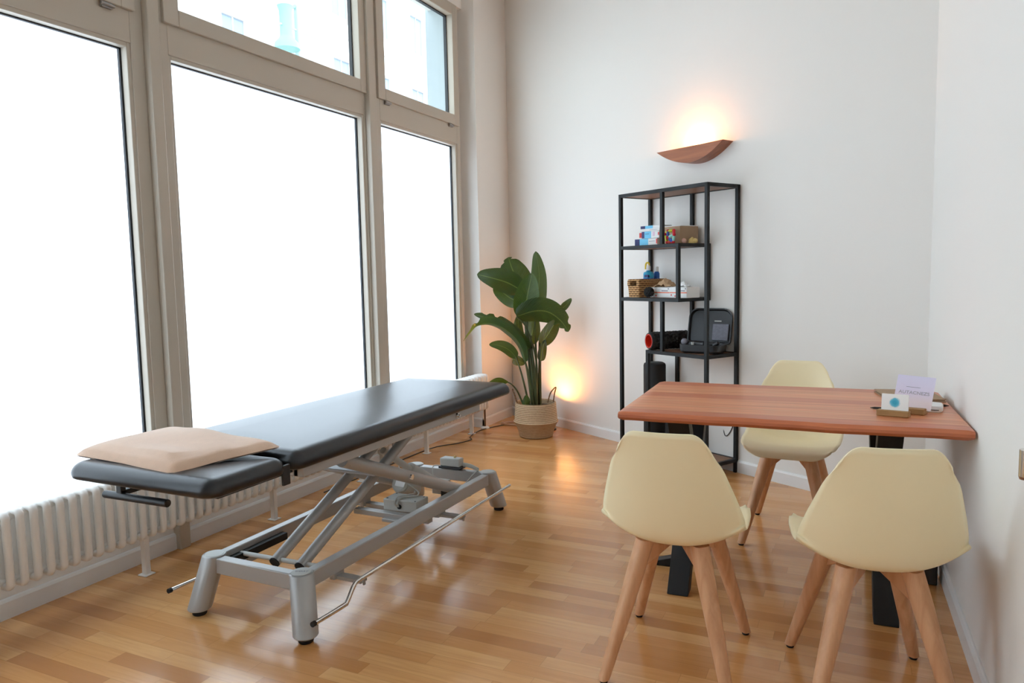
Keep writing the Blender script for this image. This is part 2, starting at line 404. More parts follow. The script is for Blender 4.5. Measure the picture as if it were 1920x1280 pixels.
def smooth_path(pts, n=8):
    pts = [Vector(p) for p in pts]; out = []
    P = [pts[0]] + pts + [pts[-1]]
    for i in range(1, len(P) - 2):
        for k in range(n):
            t = k / n; a, b, c, d = P[i - 1], P[i], P[i + 1], P[i + 2]
            out.append(0.5 * ((2 * b) + (c - a) * t + (2 * a - 5 * b + 4 * c - d) * t * t + (3 * b - a - 3 * c + d) * t ** 3))
    out.append(pts[-1]); return out

# ---------------------------------------------------------------- room shell
H_C = 3.75
XL = -2.945                     # inner face of the window wall
def ybk(x): return 5.678 - 0.5848 * (x + 2.265)    # back wall line
def xrt(y): return 0.360 - 0.0233 * (y - 2.748)    # right wall line
CL = (-2.835, ybk(-2.835)); CRx = 0.327; CR = (CRx, ybk(CRx))
YR = -1.8
struct(MB().box((-3.25, YR - 0.2, -0.10), (0.75, 6.3, 0.0)).build('floor', M['floor'], smooth=0))
struct(MB().box((-3.3, YR - 0.2, H_C), (0.75, 6.3, H_C + 0.1)).build('ceiling', M['ceil'], smooth=0))
d_b = Vector((0.863, -0.505, 0)).normalized(); n_b = Vector((-0.505, -0.863, 0)).normalized()
def prism(pts, z0, z1): return MB().poly([(p[0], p[1], z0) for p in pts], (0, 0, z1 - z0))
wb0 = Vector((CL[0], CL[1], 0)) - d_b * 0.3; wb1 = Vector((CR[0], CR[1], 0)) + d_b * 0.3
struct(prism([wb0, wb1, wb1 - n_b * 0.15, wb0 - n_b * 0.15], 0, H_C).build('wall_back', M['wall'], smooth=0))
struct(prism([(xrt(4.5), 4.5), (xrt(YR), YR), (xrt(YR) + 0.15, YR), (xrt(4.5) + 0.15, 4.5)], 0, H_C).build('wall_right', M['wall'], smooth=0))
struct(MB().box((-3.2, YR - 0.15, 0), (0.75, YR, H_C)).build('wall_rear', M['wall'], smooth=0))
wl = MB()
wl.box((-3.20, YR, 0), (XL, 5.40, 0.31))                        # parapet
wl.box((-3.20, YR, 3.42), (XL, 5.42, H_C))                      # lintel
wl.box((-3.20, YR, 0.31), (XL, -0.94, 3.42))                    # wall left of the bays
wl.poly([(-3.22, 5.335, 0), (-3.01, 5.335, 0), (-3.01, 5.42, 0), (-2.835, 5.42, 0), (-2.835, 6.25, 0), (-3.22, 6.25, 0)], (0, 0, H_C))   # pier
struct(wl.build('wall_left', M['wall'], smooth=0))
M['reveal'] = mat('grey_exterior_render', lin((172, 182, 186)), 0.9, bump=0.1)
struct(MB().box((-3.225, 5.318, 0.32), (-3.035, 5.334, 3.45)).build('trim_5', M['reveal'], smooth=0))
# baseboards
BH = 0.078
def bb(name, a, b, nrm, t=0.015):
    a, b, nrm = Vector(a), Vector(b), Vector(nrm)
    pr = [(0, 0), (t, 0), (t, BH - 0.012), (t - 0.006, BH - 0.002), (t * 0.3, BH), (0, BH)]
    r = lambda p: [p + nrm * q[0] + Vector((0, 0, q[1])) for q in pr]
    struct(MB().loft([r(a), r(b)]).build(name, M['base'], smooth=0))
bb('baseboard_back', (CL[0], CL[1], 0), (CR[0], CR[1], 0), n_b)
bb('baseboard_right', (xrt(4.15), 4.15, 0), (xrt(YR), YR, 0), (-1, -0.0233, 0))
bb('baseboard_left_1', (XL, YR, 0), (XL, 2.403, 0), (1, 0, 0))
bb('baseboard_left_2', (XL, 2.462, 0), (XL, 4.063, 0), (1, 0, 0))
bb('baseboard_left_3', (XL, 4.137, 0), (XL, 5.42, 0), (1, 0, 0))
bb('baseboard_pier_front', (XL, 5.42, 0), (-2.82, 5.42, 0), (0, -1, 0))
bb('baseboard_pier_side', (-2.835, 5.405, 0), (-2.835, 6.005, 0), (1, 0, 0))

# windows: posts, frames, sashes, panes
def post(name, y0, y1, z0=0.0):
    mb = MB().box((-3.03, y0, z0), (-2.902, y1, 3.42))
    struct(mb.build(name, M['frame'], bevel=0.004))
post('trim_1', -0.94, -0.86); post('trim_2', 0.735, 0.805); post('trim_3', 2.403, 2.462); post('trim_4', 4.063, 4.137)
def window(name, ya, yb, lo, upo, lname, hinges):
    # ya..yb: bay; lo, upo: lower / upper clear openings (y0, y1)
    fz0, fz1 = 0.305, 3.42
    f = MB(); x0, x1 = -3.02, -2.94
    tz0, tz1 = 2.335, 2.49
    f.box((x0, ya, fz0), (x1, lo[0], fz1)); f.box((x0, lo[1], fz0), (x1, yb, fz1))
    f.box((x0, lo[0], fz0), (x1, lo[1], 0.345)); f.box((x0, lo[0], tz0), (x1, lo[1], tz1)); f.box((x0, lo[0], 3.36), (x1, lo[1], fz1))
    fr = struct(f.build(name, M['frame'], bevel=0.003))
    # glazing bead of the lower light
    b = MB(); g = 0.018
    for (a, c) in (((lo[0] - 0.004, 0.34), (lo[0] + g, tz0 + 0.004)), ((lo[1] - g, 0.34), (lo[1] + 0.004, tz0 + 0.004)),
                   ((lo[0] + g, 0.34), (lo[1] - g, 0.345 + g)), ((lo[0] + g, tz0 - g), (lo[1] - g, tz0 + 0.004))):
        b.box((-2.985, a[0], a[1]), (-2.946, c[0], c[1]))
    b.build('glazing_bead', M['frame'], fr, bevel=0.003)
    def gasket(y0, y1, z0, z1, nm='gasket'):
        q = MB(); e = 0.012
        for (a, c) in (((y0, z0), (y0 + e, z1)), ((y1 - e, z0), (y1, z1)), ((y0 + e, z0), (y1 - e, z0 + e)), ((y0 + e, z1 - e), (y1 - e, z1))):
            q.box((-2.999, a[0], a[1]), (-2.986, c[0], c[1]))
        q.build(nm, M['gasket'], fr, smooth=0)
    gasket(lo[0] + g - 0.006, lo[1] - g + 0.004, 0.345 + g - 0.006, tz0 - g + 0.006)
    p = MB().box((-3.006, lo[0] - 0.002, 0.338), (-3.0, lo[1] + 0.002, tz0 + 0.006)).build('frosted_pane', M['film'], fr, smooth=0)
    p['label'] = 'window pane covered in white frosted film'
    # upper opening sash
    so0, so1 = lo[0] - 0.03, lo[1] + 0.02
    s = MB(); sx0, sx1 = -3.0, -2.922; sz0, sz1 = 2.474, 3.39
    s.box((sx0, so0, sz0), (sx1, upo[0], sz1)); s.box((sx0, upo[1], sz0), (sx1, so1, sz1))
    s.box((sx0, upo[0], sz0), (sx1, upo[1], 2.552)); s.box((sx0, upo[0], 3.32), (sx1, upo[1], sz1))
    so = s.build('sash', M['frame'], fr, bevel=0.004)
    q = MB(); e = 0.010
    for (a, c) in (((upo[0], 2.552), (upo[0] + e, 3.32)), ((upo[1] - e, 2.552), (upo[1], 3.32)), ((upo[0] + e, 2.552), (upo[1] - e, 2.56)), ((upo[0] + e, 3.31), (upo[1] - e, 3.32))):
        q.box((-2.999, a[0], a[1]), (-2.975, c[0], c[1]))
    q.build('gasket', M['gasket'], fr, smooth=0)
    MB().box((-2.996, upo[0] - 0.002, 2.55), (-2.990, upo[1] + 0.002, 3.322)).build('clear_pane', M['glass'], so, smooth=0)
    for hy in hinges:
        h = MB().box((-2.940, hy - 0.022, 2.448), (-2.925, hy + 0.03, 2.474)).tube([(-2.922, hy - 0.03, 2.462), (-2.922, hy + 0.035, 2.462)], 0.008, 10)
        h.build('hinge', M['steelhinge'], fr, bevel=0.002)
    return fr
window('window_4', -0.86, 0.735, (-0.80, 0.66), (-0.75, 0.62), '', (-0.6, 0.5))
window('window_1', 0.805, 2.403, (0.87, 2.337), (0.925, 2.29), '', (1.0, 2.22))
window('window_2', 2.462, 4.063, (2.535, 4.045), (2.593, 4.0), '', ())
window('window_3', 4.137, 5.335, (4.226, 5.285), (4.278, 5.225), '', (4.30, 5.17))

# ---------------------------------------------------------------- radiator
def section_mesh():
    # one inverted-U column pair with a middle column, flat rounded head and foot
    mb = MB()
    z0, z1, xf, r = 0.172, 0.468, 0.047, 0.0142
    hc = r; br = 0.016
    def bend(zc, sg):
        return [(xf - br + br * math.cos(a), 0, zc + sg * br * math.sin(a)) for a in [k * PI / 10 for k in range(6)]]
    up_ = bend(z1 - hc - br, 1); dn = bend(z0 + hc + br, -1)
    loop = dn[::-1] + up_ + [(-p[0], 0, p[2]) for p in up_[::-1]] + [(-p[0], 0, p[2]) for p in dn]
    mb.tube(loop + [loop[0]], r, 12, caps=False)
    mb.tube([(0, 0, z0 + hc), (0, 0, z1 - hc)], r, 12)
    for z in (z0 + 0.030, z1 - 0.030):
        mb.tube([(0, -0.025, z), (0, 0.025, z)], 0.018, 12)
    return mb
rad = thing('column_radiator', 'long low white column radiator running under the frosted shop windows', 'radiator', (-2.80, 3.2, 0))
sec = section_mesh().build('radiator_section', M['rad'], rad, local=True)
ys = [1.045 + 0.05 * i for i in range(87)]
sec.location = (0, ys[0] - 3.2, 0)
for y in ys[1:]:
    c = sec.copy(); COL.objects.link(c); c.parent = rad; c.location = (0, y - 3.2, 0)
for y in (1.35, 2.132, 2.916, 3.69, 4.459, 5.149):
    f = MB().box((-2.815, y - 0.012, 0.004), (-2.785, y + 0.012, 0.20)).box((-2.826, y - 0.026, 0.0), (-2.774, y + 0.026, 0.006))
    f.build('radiator_foot', M['rad'], rad, bevel=0.003)
MB().tube(smooth_path([(-2.80, 5.345, 0.20), (-2.80, 5.375, 0.19), (-2.80, 5.385, 0.16), (-2.80, 5.385, 0.0)]), 0.008, 10).build('supply_pipe', M['pipe'], rad)
MB().lathe([(0.036, 0), (0.038, 0.006), (0.03, 0.014), (0.012, 0.018)], (-2.80, 5.385, 0), 24).build('pipe_rosette', M['rad'], rad)

# ---------------------------------------------------------------- massage table
BX = -2.02
bed = thing('massage_table', 'electric massage table with anthracite cushions and silver scissor-lift base beside the windows', 'massage table', (BX, 2.72, 0))
def cushion(lo, hi, r, crown, rc):
    # rounded slab: big top bullnose, plan corners rounded by rc
    x0, y0, z0 = lo; x1, y1, z1 = hi
    def outline(ins):
        pts = []; rr = max(rc - ins, 0.004)
        for cx, cy, a0 in ((x1 - ins - rr, y1 - ins - rr, 0), (x0 + ins + rr, y1 - ins - rr, PI / 2), (x0 + ins + rr, y0 + ins + rr, PI), (x1 - ins - rr, y0 + ins + rr, 1.5 * PI)):
            for k in range(9): a = a0 + k * PI / 16; pts.append((cx + rr * math.cos(a), cy + rr * math.sin(a)))
        return pts
    prof = [(0.012, 0.0), (0.003, 0.006), (0.0, 0.018)]
    h = z1 - z0; hb = h - 0.018
    for k in range(1, 9):
        a = k / 8 * PI / 2; prof.append((r * (1 - math.cos(a)), 0.018 + hb * math.sin(a)))
    prof += [(r + 0.06, h + crown * 0.6), (r + 0.14, h + crown)]
    mb = MB(); mb.loft([[(p[0], p[1], z0 + z) for p in outline(i)] for i, z in prof])
    return mb
cushion((-2.372, 1.868, 0.636), (-1.684, 3.575, 0.700), 0.055, 0.006, 0.05).build('main_cushion', M['leather'], bed, smooth=60)
cushion((-2.368, 1.520, 0.634), (-1.700, 1.862, 0.690), 0.045, 0.004, 0.055).build('head_cushion', M['leather'], bed, smooth=60)
# top frame
tf = MB()
for x in (-1.735, -2.305): tf.box((x - 0.022, 1.93, 0.598), (x + 0.022, 3.24, 0.637))
for y in (1.95, 2.6, 3.22): tf.box((-2.305, y - 0.02, 0.598), (-1.735, y + 0.02, 0.635))
tf.build('top_frame', M['silver'], bed, bevel=0.003)
MB().tube([(-1.714, 3.0, 0.617), (-1.700, 3.0, 0.617)], 0.013, 16).tube([(-1.706, 3.0, 0.617), (-1.692, 3.0, 0.617)], 0.007, 10).build('frame_bolt', M['chrome'], bed)
hf = MB()
hf.box((-2.30, 1.60, 0.612), (-2.26, 1.96, 0.634)).box((-1.80, 1.60, 0.612), (-1.76, 1.96, 0.634)).box((-2.30, 1.70, 0.612), (-1.76, 1.74, 0.634))
hf.build('head_frame', M['blackp'], bed, bevel=0.002)
MB().box((-1.714, 1.825, 0.597), (-1.704, 1.858, 0.665)).build('hinge_bracket', M['blackp'], bed, bevel=0.002)
hb = MB().tube([(-2.365, 1.66, 0.545), (-2.06, 1.665, 0.545)], 0.0135, 14)
hb.build('head_adjust_bar', M['blackp'], bed, bevel=0.002)
MB().box((-2.30, 1.655, 0.548), (-2.275, 1.675, 0.632)).box((-2.30, 1.66, 0.548), (-2.275, 1.80, 0.566)).build('bar_bracket', M['blackp'], bed, bevel=0.002)
MB().box((-2.262, 1.72, 0.575), (-2.20, 1.78, 0.622)).build('latch_plate', M['chrome'], bed, bevel=0.003)
# base legs
LEGS = [(-1.800, 1.995, -1.742, 1.937), (-2.240, 2.005, -2.272, 1.947), (-1.785, 3.450, -1.752, 3.508), (-2.245, 3.455, -2.280, 3.508)]
ZC = 0.224
for i, (cx, cy, fx, fy) in enumerate(LEGS):
    top = Vector((cx, cy, ZC)); bot = Vector((fx, fy, 0.022))
    mb = MB(); r = 0.045; rings = []
    for t_ in (0.0, 0.02, 0.98, 1.0):
        p = top.lerp(bot, t_); rr = r - (0.004 if t_ in (0.0, 1.0) else 0)
        rings.append([(p.x + rr * math.cos(2 * PI * k / 36), p.y + rr * math.sin(2 * PI * k / 36), p.z) for k in range(36)])
    lg = mb.loft(rings).build('leg', M['silver'], bed)
    MB().lathe([(0.037, 0.0), (0.036, 0.0012), (0.033, 0.0016)], (cx, cy, ZC), 30).build('leg_cap', M['silver2'], lg)
    MB().lathe([(0.024, 0.0), (0.027, 0.004), (0.027, 0.012), (0.016, 0.024)], (fx, fy, 0.0), 24).build('rubber_foot', M['rubber'], lg)
    if i == 0:
        # embossed lettering on the nearest cap
        text_part('cap_lettering', 'SMART', 0.016, M['greyp'], lg, Matrix.Translation((cx - BX, cy - 2.72, ZC + 0.0016)) @ Matrix.Rotation(0.35, 4, 'Z'))
rl = MB()
def rail(a, b, w_=0.04, z0=0.158, z1=0.218):
    a, b = Vector(a), Vector(b); d = (b - a).normalized(); n = Vector((-d.y, d.x)) * (w_ / 2)
    rl.poly([(p.x, p.y, z0) for p in (a + n, b + n, b - n, a - n)], (0, 0, z1 - z0))
rail((-1.795, 2.03), (-1.782, 3.415)); rail((-2.243, 2.04), (-2.247, 3.42)); rail((-2.21, 1.998), (-1.83, 1.992)); rail((-2.21, 3.455), (-1.82, 3.450))
rl.build('base_frame', M['silver'], bed, bevel=0.004)
MB().box((-2.224, 2.02, 0.166), (-2.196, 2.36, 0.196)).build('slide_channel', M['blacksteel'], bed, bevel=0.002)
MB().box((-1.836, 2.02, 0.166), (-1.822, 2.36, 0.196)).build('slide_channel', M['blacksteel'], bed, bevel=0.002)
MB().tube([(-2.215, 2.115, 0.19), (-1.825, 2.125, 0.19)], 0.0095, 14).build('pivot_rod', M['silver2'], bed)
for x in (-2.03, -1.905):
    a = Vector((x, 2.105, 0.185)); b = Vector((x, 3.04, 0.612))
    arm = MB().tube([a, b], 0.0225, 22).build('lift_arm', M['silver'], bed)
    dd = (b - a).normalized()
    MB().tube([a - dd * 0.006, a + dd * 0.004], 0.0215, 22).build('arm_plug', M['rubber'], arm)
for x in (-1.825, -2.16):
    a = Vector((x, 2.28, 0.565)); b = Vector((x, 3.30, 0.150))
    MB().tube([a, b], 0.028, 22).build('lift_arm', M['silver'], bed)
MB().tube([(-1.795, 2.72, 0.385), (-1.786, 2.72, 0.385)], 0.012, 14).build('frame_bolt', M['chrome'], bed)
MB().box((-2.2, 2.30, 0.535), (-1.80, 2.36, 0.552)).box((-2.17, 2.50, 0.44), (-1.83, 2.56, 0.452)).tube([(-2.2, 3.02, 0.600), (-1.80, 3.02, 0.600)], 0.014, 14).build('arm_crossbar', M['silver'], bed, bevel=0.003)
gp = MB()
for x in (-2.06, -1.945):
    gp.poly([(x, 2.78, 0.60), (x, 3.12, 0.60), (x, 3.02, 0.545), (x, 2.86, 0.47), (x, 2.80, 0.48)], (0.006, 0, 0))
gp.build('gusset_plate', M['silver'], bed)
# actuator, control box, cross members
ac = MB().tube([(-2.00, 3.30, 0.165), (-2.00, 3.02, 0.330)], 0.030, 22).tube([(-2.00, 3.06, 0.30), (-2.00, 2.80, 0.47)], 0.017, 18).box((-2.04, 3.29, 0.12), (-1.96, 3.35, 0.19))
ac.build('actuator', M['silver2'], bed, bevel=0.003)
mo = MB().tube([(-2.075, 3.05, 0.235), (-2.075, 3.16, 0.175)], [0.05, 0.05], 24).tube([(-2.075, 3.035, 0.243), (-2.075, 3.05, 0.235)], [0.042, 0.05], 24)
motor = mo.build('motor', M['silver2'], bed, bevel=0.006)
lm = Matrix.Translation((-2.05, 3.015, 0.262)) @ Matrix.Rotation(-0.15, 4, 'Z') @ Matrix.Rotation(-0.5, 4, 'X')
MB().box((-0.03, -0.001, -0.03), (0.03, 0.001, 0.03), lm).build('rating_label', M['white'], motor, smooth=0)
MB().box((-2.23, 2.86, 0.120), (-1.80, 2.90, 0.145)).box((-2.23, 2.955, 0.120), (-1.80, 2.995, 0.145)).box((-2.05, 2.84, 0.108), (-1.86, 2.90, 0.122)).build('cross_member', M['silver'], bed, bevel=0.002)
cbm = Matrix.Translation((-1.985, 2.955, 0.146)) @ Matrix.Rotation(0.02, 4, 'Z')
cb = MB().box((-0.095, -0.055, 0), (0.095, 0.055, 0.055), cbm).build('control_box', M['silver2'], bed, bevel=0.004)
sc_ = MB()
for sx in (-0.08, 0.08):
    for sy in (-0.04, 0.04): sc_.lathe([(0.005, 0.0), (0.005, 0.0015)], (-1.985 + sx, 2.955 + sy, 0.2005), 10)
sc_.build('box_screw', M['gasket'], cb)
MB().tube([(-1.985, 2.900, 0.172), (-1.985, 2.892, 0.170)], 0.011, 14).build('cable_gland', M['rubber'], cb)
MB().tube(smooth_path([(-1.985, 2.894, 0.172), (-1.985, 2.885, 0.195), (-1.99, 2.93, 0.207), (-1.94, 2.98, 0.206), (-1.965, 3.03, 0.215), (-2.03, 3.01, 0.27), (-2.05, 3.00, 0.34)]), 0.004, 8) \
    .tube(smooth_path([(-1.99, 2.893, 0.172), (-2.0, 2.882, 0.19), (-2.01, 2.93, 0.209), (-1.97, 3.0, 0.207), (-2.0, 3.06, 0.20)]), 0.004, 8).build('motor_cable', M['greycord'], bed)
MB().tube(smooth_path([(-1.90, 3.30, 0.16), (-1.885, 3.26, 0.13), (-1.93, 3.14, 0.115), (-2.0, 3.05, 0.12)]), 0.004, 8).box((-1.955, 3.24, 0.125), (-1.895, 3.33, 0.16)).build('drive_plug', M['blackp'], bed)
# foot rods on both sides
def rod(sx):
    mb = MB().tube(smooth_path([(sx[0], 1.905, 0.095), (sx[0], 2.06, 0.090), (sx[0], 2.085, 0.096), (sx[0], 2.130, 0.142), (sx[0], 2.16, 0.148), (sx[0], 2.22, 0.149), (sx[0], 2.6, 0.1495), (sx[0], 3.2, 0.150), (sx[0], 3.47, 0.150)], 6), 0.0085, 14)
    o = mb.build('foot_rod', M['chrome'], bed)
    MB().tube([(sx[0], 1.893, 0.0955), (sx[0], 1.907, 0.095)], 0.0095, 14).build('rod_end_cap', M['rubber'], o)
    MB().tube([(sx[0], 3.466, 0.150), (sx[0], 3.482, 0.150)], 0.0095, 14).build('rod_end_cap', M['chrome'], o)
    for y in (2.19, 2.97):
        b = MB(); x0, x1 = sorted((sx[0], sx[1]))
        b.box((x0, y - 0.02, 0.128), (x1, y + 0.02, 0.142)).box((sx[0] - 0.004, y - 0.006, 0.118), (sx[0] + 0.004, y + 0.006, 0.15))
        xe = sx[1]; b.box((xe - 0.012, y - 0.03, 0.128), (xe + 0.012, y + 0.03, 0.16))
        b.build('rod_bracket', M['silver'], o, bevel=0.002)
rod((-1.672, -1.80)); rod((-2.372, -2.24))

# beige pillow on the head section
def pillow():
    C4 = [Vector((-2.402, 1.590, 0)), Vector((-1.905, 1.555, 0)), Vector((-1.762, 1.878, 0)), Vector((-2.375, 1.965, 0))]
    n = 28; top = []; bot = []
    def pt(u, v, side):
        p = C4[0] * (1 - u) * (1 - v) + C4[1] * u * (1 - v) + C4[2] * u * v + C4[3] * (1 - u) * v
        eu, ev = 1 - abs(2 * u - 1) ** 3.0, 1 - abs(2 * v - 1) ** 3.0
        cu_, cv = 0.5 - abs(u - 0.5), 0.5 - abs(v - 0.5)
        c = Vector((sum(q.x for q in C4) / 4, sum(q.y for q in C4) / 4, 0))
        pin = 0.05 * (1 - min(1, (min(cu_, cv)) * 5)) * (4 * max(cu_, cv) * 0.5)
        p = p.lerp(c, pin)
        h = (max(eu, 0) * max(ev, 0)) ** 0.30
        wob = 0.006 * math.sin(7 * u + 2.0) * math.sin(5 * v + 1.2) + 0.004 * math.sin(13 * u * v + 3 * v)
        base = (0.694 * (1 - u) + 0.684 * u) * (1 - v) + (0.711 * (1 - u) + 0.711 * u) * v
        if v < 0.5: base = max(base, 0.6965) if cu_ > 0.12 and cv > 0.12 else base
        z = base + h * (0.038 + wob) + 0.003 if side else base - h * 0.004 - 0.001
        return Vector((p.x, p.y, z))
    mb = MB()
    for s_ in (1, 0):
        g = [[mb.bm.verts.new(pt(i / n, j / n, s_)) for j in range(n + 1)] for i in range(n + 1)]
        for i in range(n):
            for j in range(n): mb.bm.faces.new((g[i][j], g[i + 1][j], g[i + 1][j + 1], g[i][j + 1]))
    bmesh.ops.remove_doubles(mb.bm, verts=mb.bm.verts[:], dist=0.0005)
    return mb
o = pillow().build('pillow', M['pillow'], None, smooth=80)
tag(o, 'flat beige plush pillow lying on the head end of the massage table', 'pillow')
# hand control on the back rail
hc = thing('hand_control', 'pale grey hand control box with a coiled cable on the massage table base rail', 'remote control', (-2.0, 3.45, 0.219), 0.05)
MB().poly([(-0.075, -0.03, 0.004), (0.06, -0.035, 0.004), (0.065, 0.03, 0.004), (-0.07, 0.035, 0.004)], (0, 0, 0.012)).build('tray', M['gasket'], hc, local=True, bevel=0.002)
MB().poly([(-0.068, -0.026, 0.016), (0.052, -0.028, 0.016), (0.056, 0.024, 0.016), (-0.062, 0.028, 0.016)], (0, 0, 0.046)).build('housing', M['silver2'], hc, local=True, bevel=0.006)
MB().lathe([(0.007, 0), (0.007, 0.008), (0.003, 0.012)], (0.01, 0.006, 0.060), 12).build('button', M['creamtoy'], hc, local=True)
coil = [(0.065 + 0.09 * t_ / 120, -0.005 + 0.009 * math.cos(t_ * 0.9), 0.030 - 0.022 * (t_ / 120) ** 2 + 0.009 * math.sin(t_ * 0.9)) for t_ in range(121)]
MB().tube(coil, 0.0028, 6).build('coiled_cable', M['greycord'], hc, local=True)
MB().tube(smooth_path([(0.155, 0.004, 0.006), (0.15, -0.035, 0.0), (0.10, -0.08, -0.06), (0.06, -0.14, -0.06)]), 0.003, 6).tube(smooth_path([(-0.065, -0.03, 0.02), (-0.10, -0.045, 0.015), (-0.09, -0.06, -0.04), (-0.04, -0.10, -0.08)]), 0.003, 6).build('lead', M['greycord'], hc, local=True)

# ---------------------------------------------------------------- chairs
def make_chair(label):
    t = thing('shell_chair', label, 'chair', (0, 0, 0), 0, 'cream shell chairs around the table')
    cl = smooth_path([(0, 0.242, 0.426), (0, 0.220, 0.452), (0, 0.16, 0.463), (0, 0.06, 0.452), (0, -0.06, 0.439), (0, -0.140, 0.440), (0, -0.193, 0.468), (0, -0.222, 0.545), (0, -0.248, 0.660), (0, -0.278, 0.814)], 6)
    N = len(cl) - 1
    HW = [(0.0, 0.185), (0.08, 0.205), (0.2, 0.217), (0.4, 0.221), (0.55, 0.221), (0.63, 0.215), (0.72, 0.198), (0.82, 0.174), (0.92, 0.150), (1.0, 0.134)]
    ER = [(0.0, 0.0), (0.1, 0.012), (0.3, 0.035), (0.5, 0.075), (0.6, 0.092), (0.72, 0.072), (0.85, 0.042), (1.0, 0.016)]
    def itp(tb, x):
        for (a, va), (b, vb) in zip(tb, tb[1:]):
            if x <= b: return va + (vb - va) * (x - a) / (b - a)
        return tb[-1][1]
    L = [0.0]
    for a, b in zip(cl, cl[1:]): L.append(L[-1] + (b - a).length)
    mb = MB(); nu = 28; grid = []
    for i, p in enumerate(cl):
        s = L[i] / L[-1]
        tg = (cl[min(i + 1, N)] - cl[max(i - 1, 0)]).normalized(); nm = Vector((0, -tg.z, tg.y))   # up on the seat, forward on the back
        if nm.z < 0 and nm.y < 0: nm = -nm
        nm = Vector((0, tg.z, -tg.y)) if (tg.y < 0 and False) else Vector((0, tg.z, -tg.y))
        row = []
        for k in range(nu + 1):
            u = -1 + 2 * k / nu
            q = Vector((u * itp(HW, s), p.y, p.z)) + nm * (itp(ER, s) * abs(u) ** 2.4)
            # rounded outline corners at both ends
            if s > 0.86: q -= tg * 0.055 * (max(0, (abs(u) - 0.55) / 0.45) ** 2.6) * ((s - 0.86) / 0.14)
            if s < 0.12: q += tg * 0.045 * (max(0, (abs(u) - 0.5) / 0.5) ** 2.4) * ((0.12 - s) / 0.12)
            row.append(mb.bm.verts.new(q))
        grid.append(row)
    for a, b in zip(grid, grid[1:]):
        for k in range(nu): mb.bm.faces.new((a[k], a[k + 1], b[k + 1], b[k]))
    mb.build('seat_shell', M['cream'], t, local=True, smooth=80, solid=0.007)
    for sx in (-1, 1):
        for sy in (-1, 1):
            a = Vector((sx * 0.084, sy * 0.112 - 0.005, 0.448 if sy > 0 else 0.438)); b = Vector((sx * 0.190, sy * 0.238, 0.010))
            rings = []
            for t_, hw in ((0, 0.027), (0.25, 0.026), (0.6, 0.0215), (1.0, 0.016)):
                p = a.lerp(b, t_); rr = []
                for k in range(16):
                    an = 2 * PI * k / 16 + PI / 16; c_, s_ = math.cos(an), math.sin(an)
                    f_ = hw / (abs(c_) ** 3.2 + abs(s_) ** 3.2) ** (1 / 3.2)
                    v = Vector((c_ * f_, s_ * f_, 0)); v.rotate(Matrix.Rotation(PI / 4 if sx * sy > 0 else -PI / 4, 3, 'Z')); rr.append(p + v)
                rings.append(rr)
            lg = MB().loft(rings).build('leg', M['beech'], t, local=True)
            MB().lathe([(0.011, 0), (0.0125, 0.003), (0.0125, 0.012)], (b.x, b.y, 0), 14).build('foot_cap', M['rubber'], lg, local=True)
    for sgn in (1, -1):
        d = Vector((0.095 * sgn, 0.122, 0)).normalized(); n = Vector((-d.y, d.x, 0)) * 0.011
        prof = [(-0.15, 0.428), (-0.168, 0.34), (-0.148, 0.346), (-0.03, 0.402), (0.03, 0.402), (0.148, 0.346), (0.168, 0.34), (0.15, 0.428)]
        MB().poly([Vector((0, -0.004, 0)) + d * s_ - n + Vector((0, 0, z)) for s_, z in prof], n * 2).build('cross_brace', M['beech'], t, local=True, bevel=0.003)
    MB().box((-0.06, -0.07, 0.424), (0.06, 0.06, 0.438)).build('mount_plate', M['blackp'], t, local=True, bevel=0.002)
    return t
ch1 = make_chair('cream shell chair, back turned to view, at the left end of the wooden table')
ch2 = copy_tree(ch1); ch2['label'] = 'cream shell chair, back turned to view, nearest the right wall'
ch3 = copy_tree(ch1); ch3['label'] = 'cream shell chair facing forward behind the table, between table and back wall'
for c, (x, y, a) in ((ch1, (-0.513, 2.345, 2)), (ch2, (0.050, 2.36, 11)), (ch3, (-0.268, 3.69, 178))):
    c.location = (x, y, 0); c.rotation_euler = (0, 0, math.radians(a))

# ---------------------------------------------------------------- table
TA = math.atan2(0.083, 1.175) * 0.62
TO = Vector((-0.819, 2.667, 0.75))
tab = thing('dining_table', 'red-brown live-edge wooden table on black crossed steel legs by the right wall', 'table', (TO.x, TO.y, 0), TA)
def table_top():
    mb = MB(); n = 60; rings = []
    Lx, Ly = 1.174, 0.818
    for i in range(n + 1):
        x = Lx * i / n
        wf = 0.006 * math.sin(5.2 * x + 0.5) + 0.004 * math.sin(13 * x + 1.0) + 0.002 * math.sin(31 * x)
        wb = 0.006 * math.sin(4.1 * x + 2.0) + 0.003 * math.sin(11 * x)
        e = 0.004 if i in (0, n) else 0.0
        z = lambda v: v
        rings.append([(x, wf + 0.010 + e, 0.0 - e), (x, Ly + wb - e, 0.0 - e), (x, Ly + wb + 0.004 - e, -0.005), (x, Ly + wb - e, -0.034 + e), (x, wf + 0.012 + e, -0.034 + e), (x, wf - 0.001 + e, -0.022), (x, wf + 0.001 + e, -0.010)])
    mb.loft(rings); mb.bm.transform(Matrix.Translation((0, 0, 0))); return mb
tt = table_top().build('table_top', M['table'], tab, local=True, smooth=35); tt.location = (0, 0, 0.75)
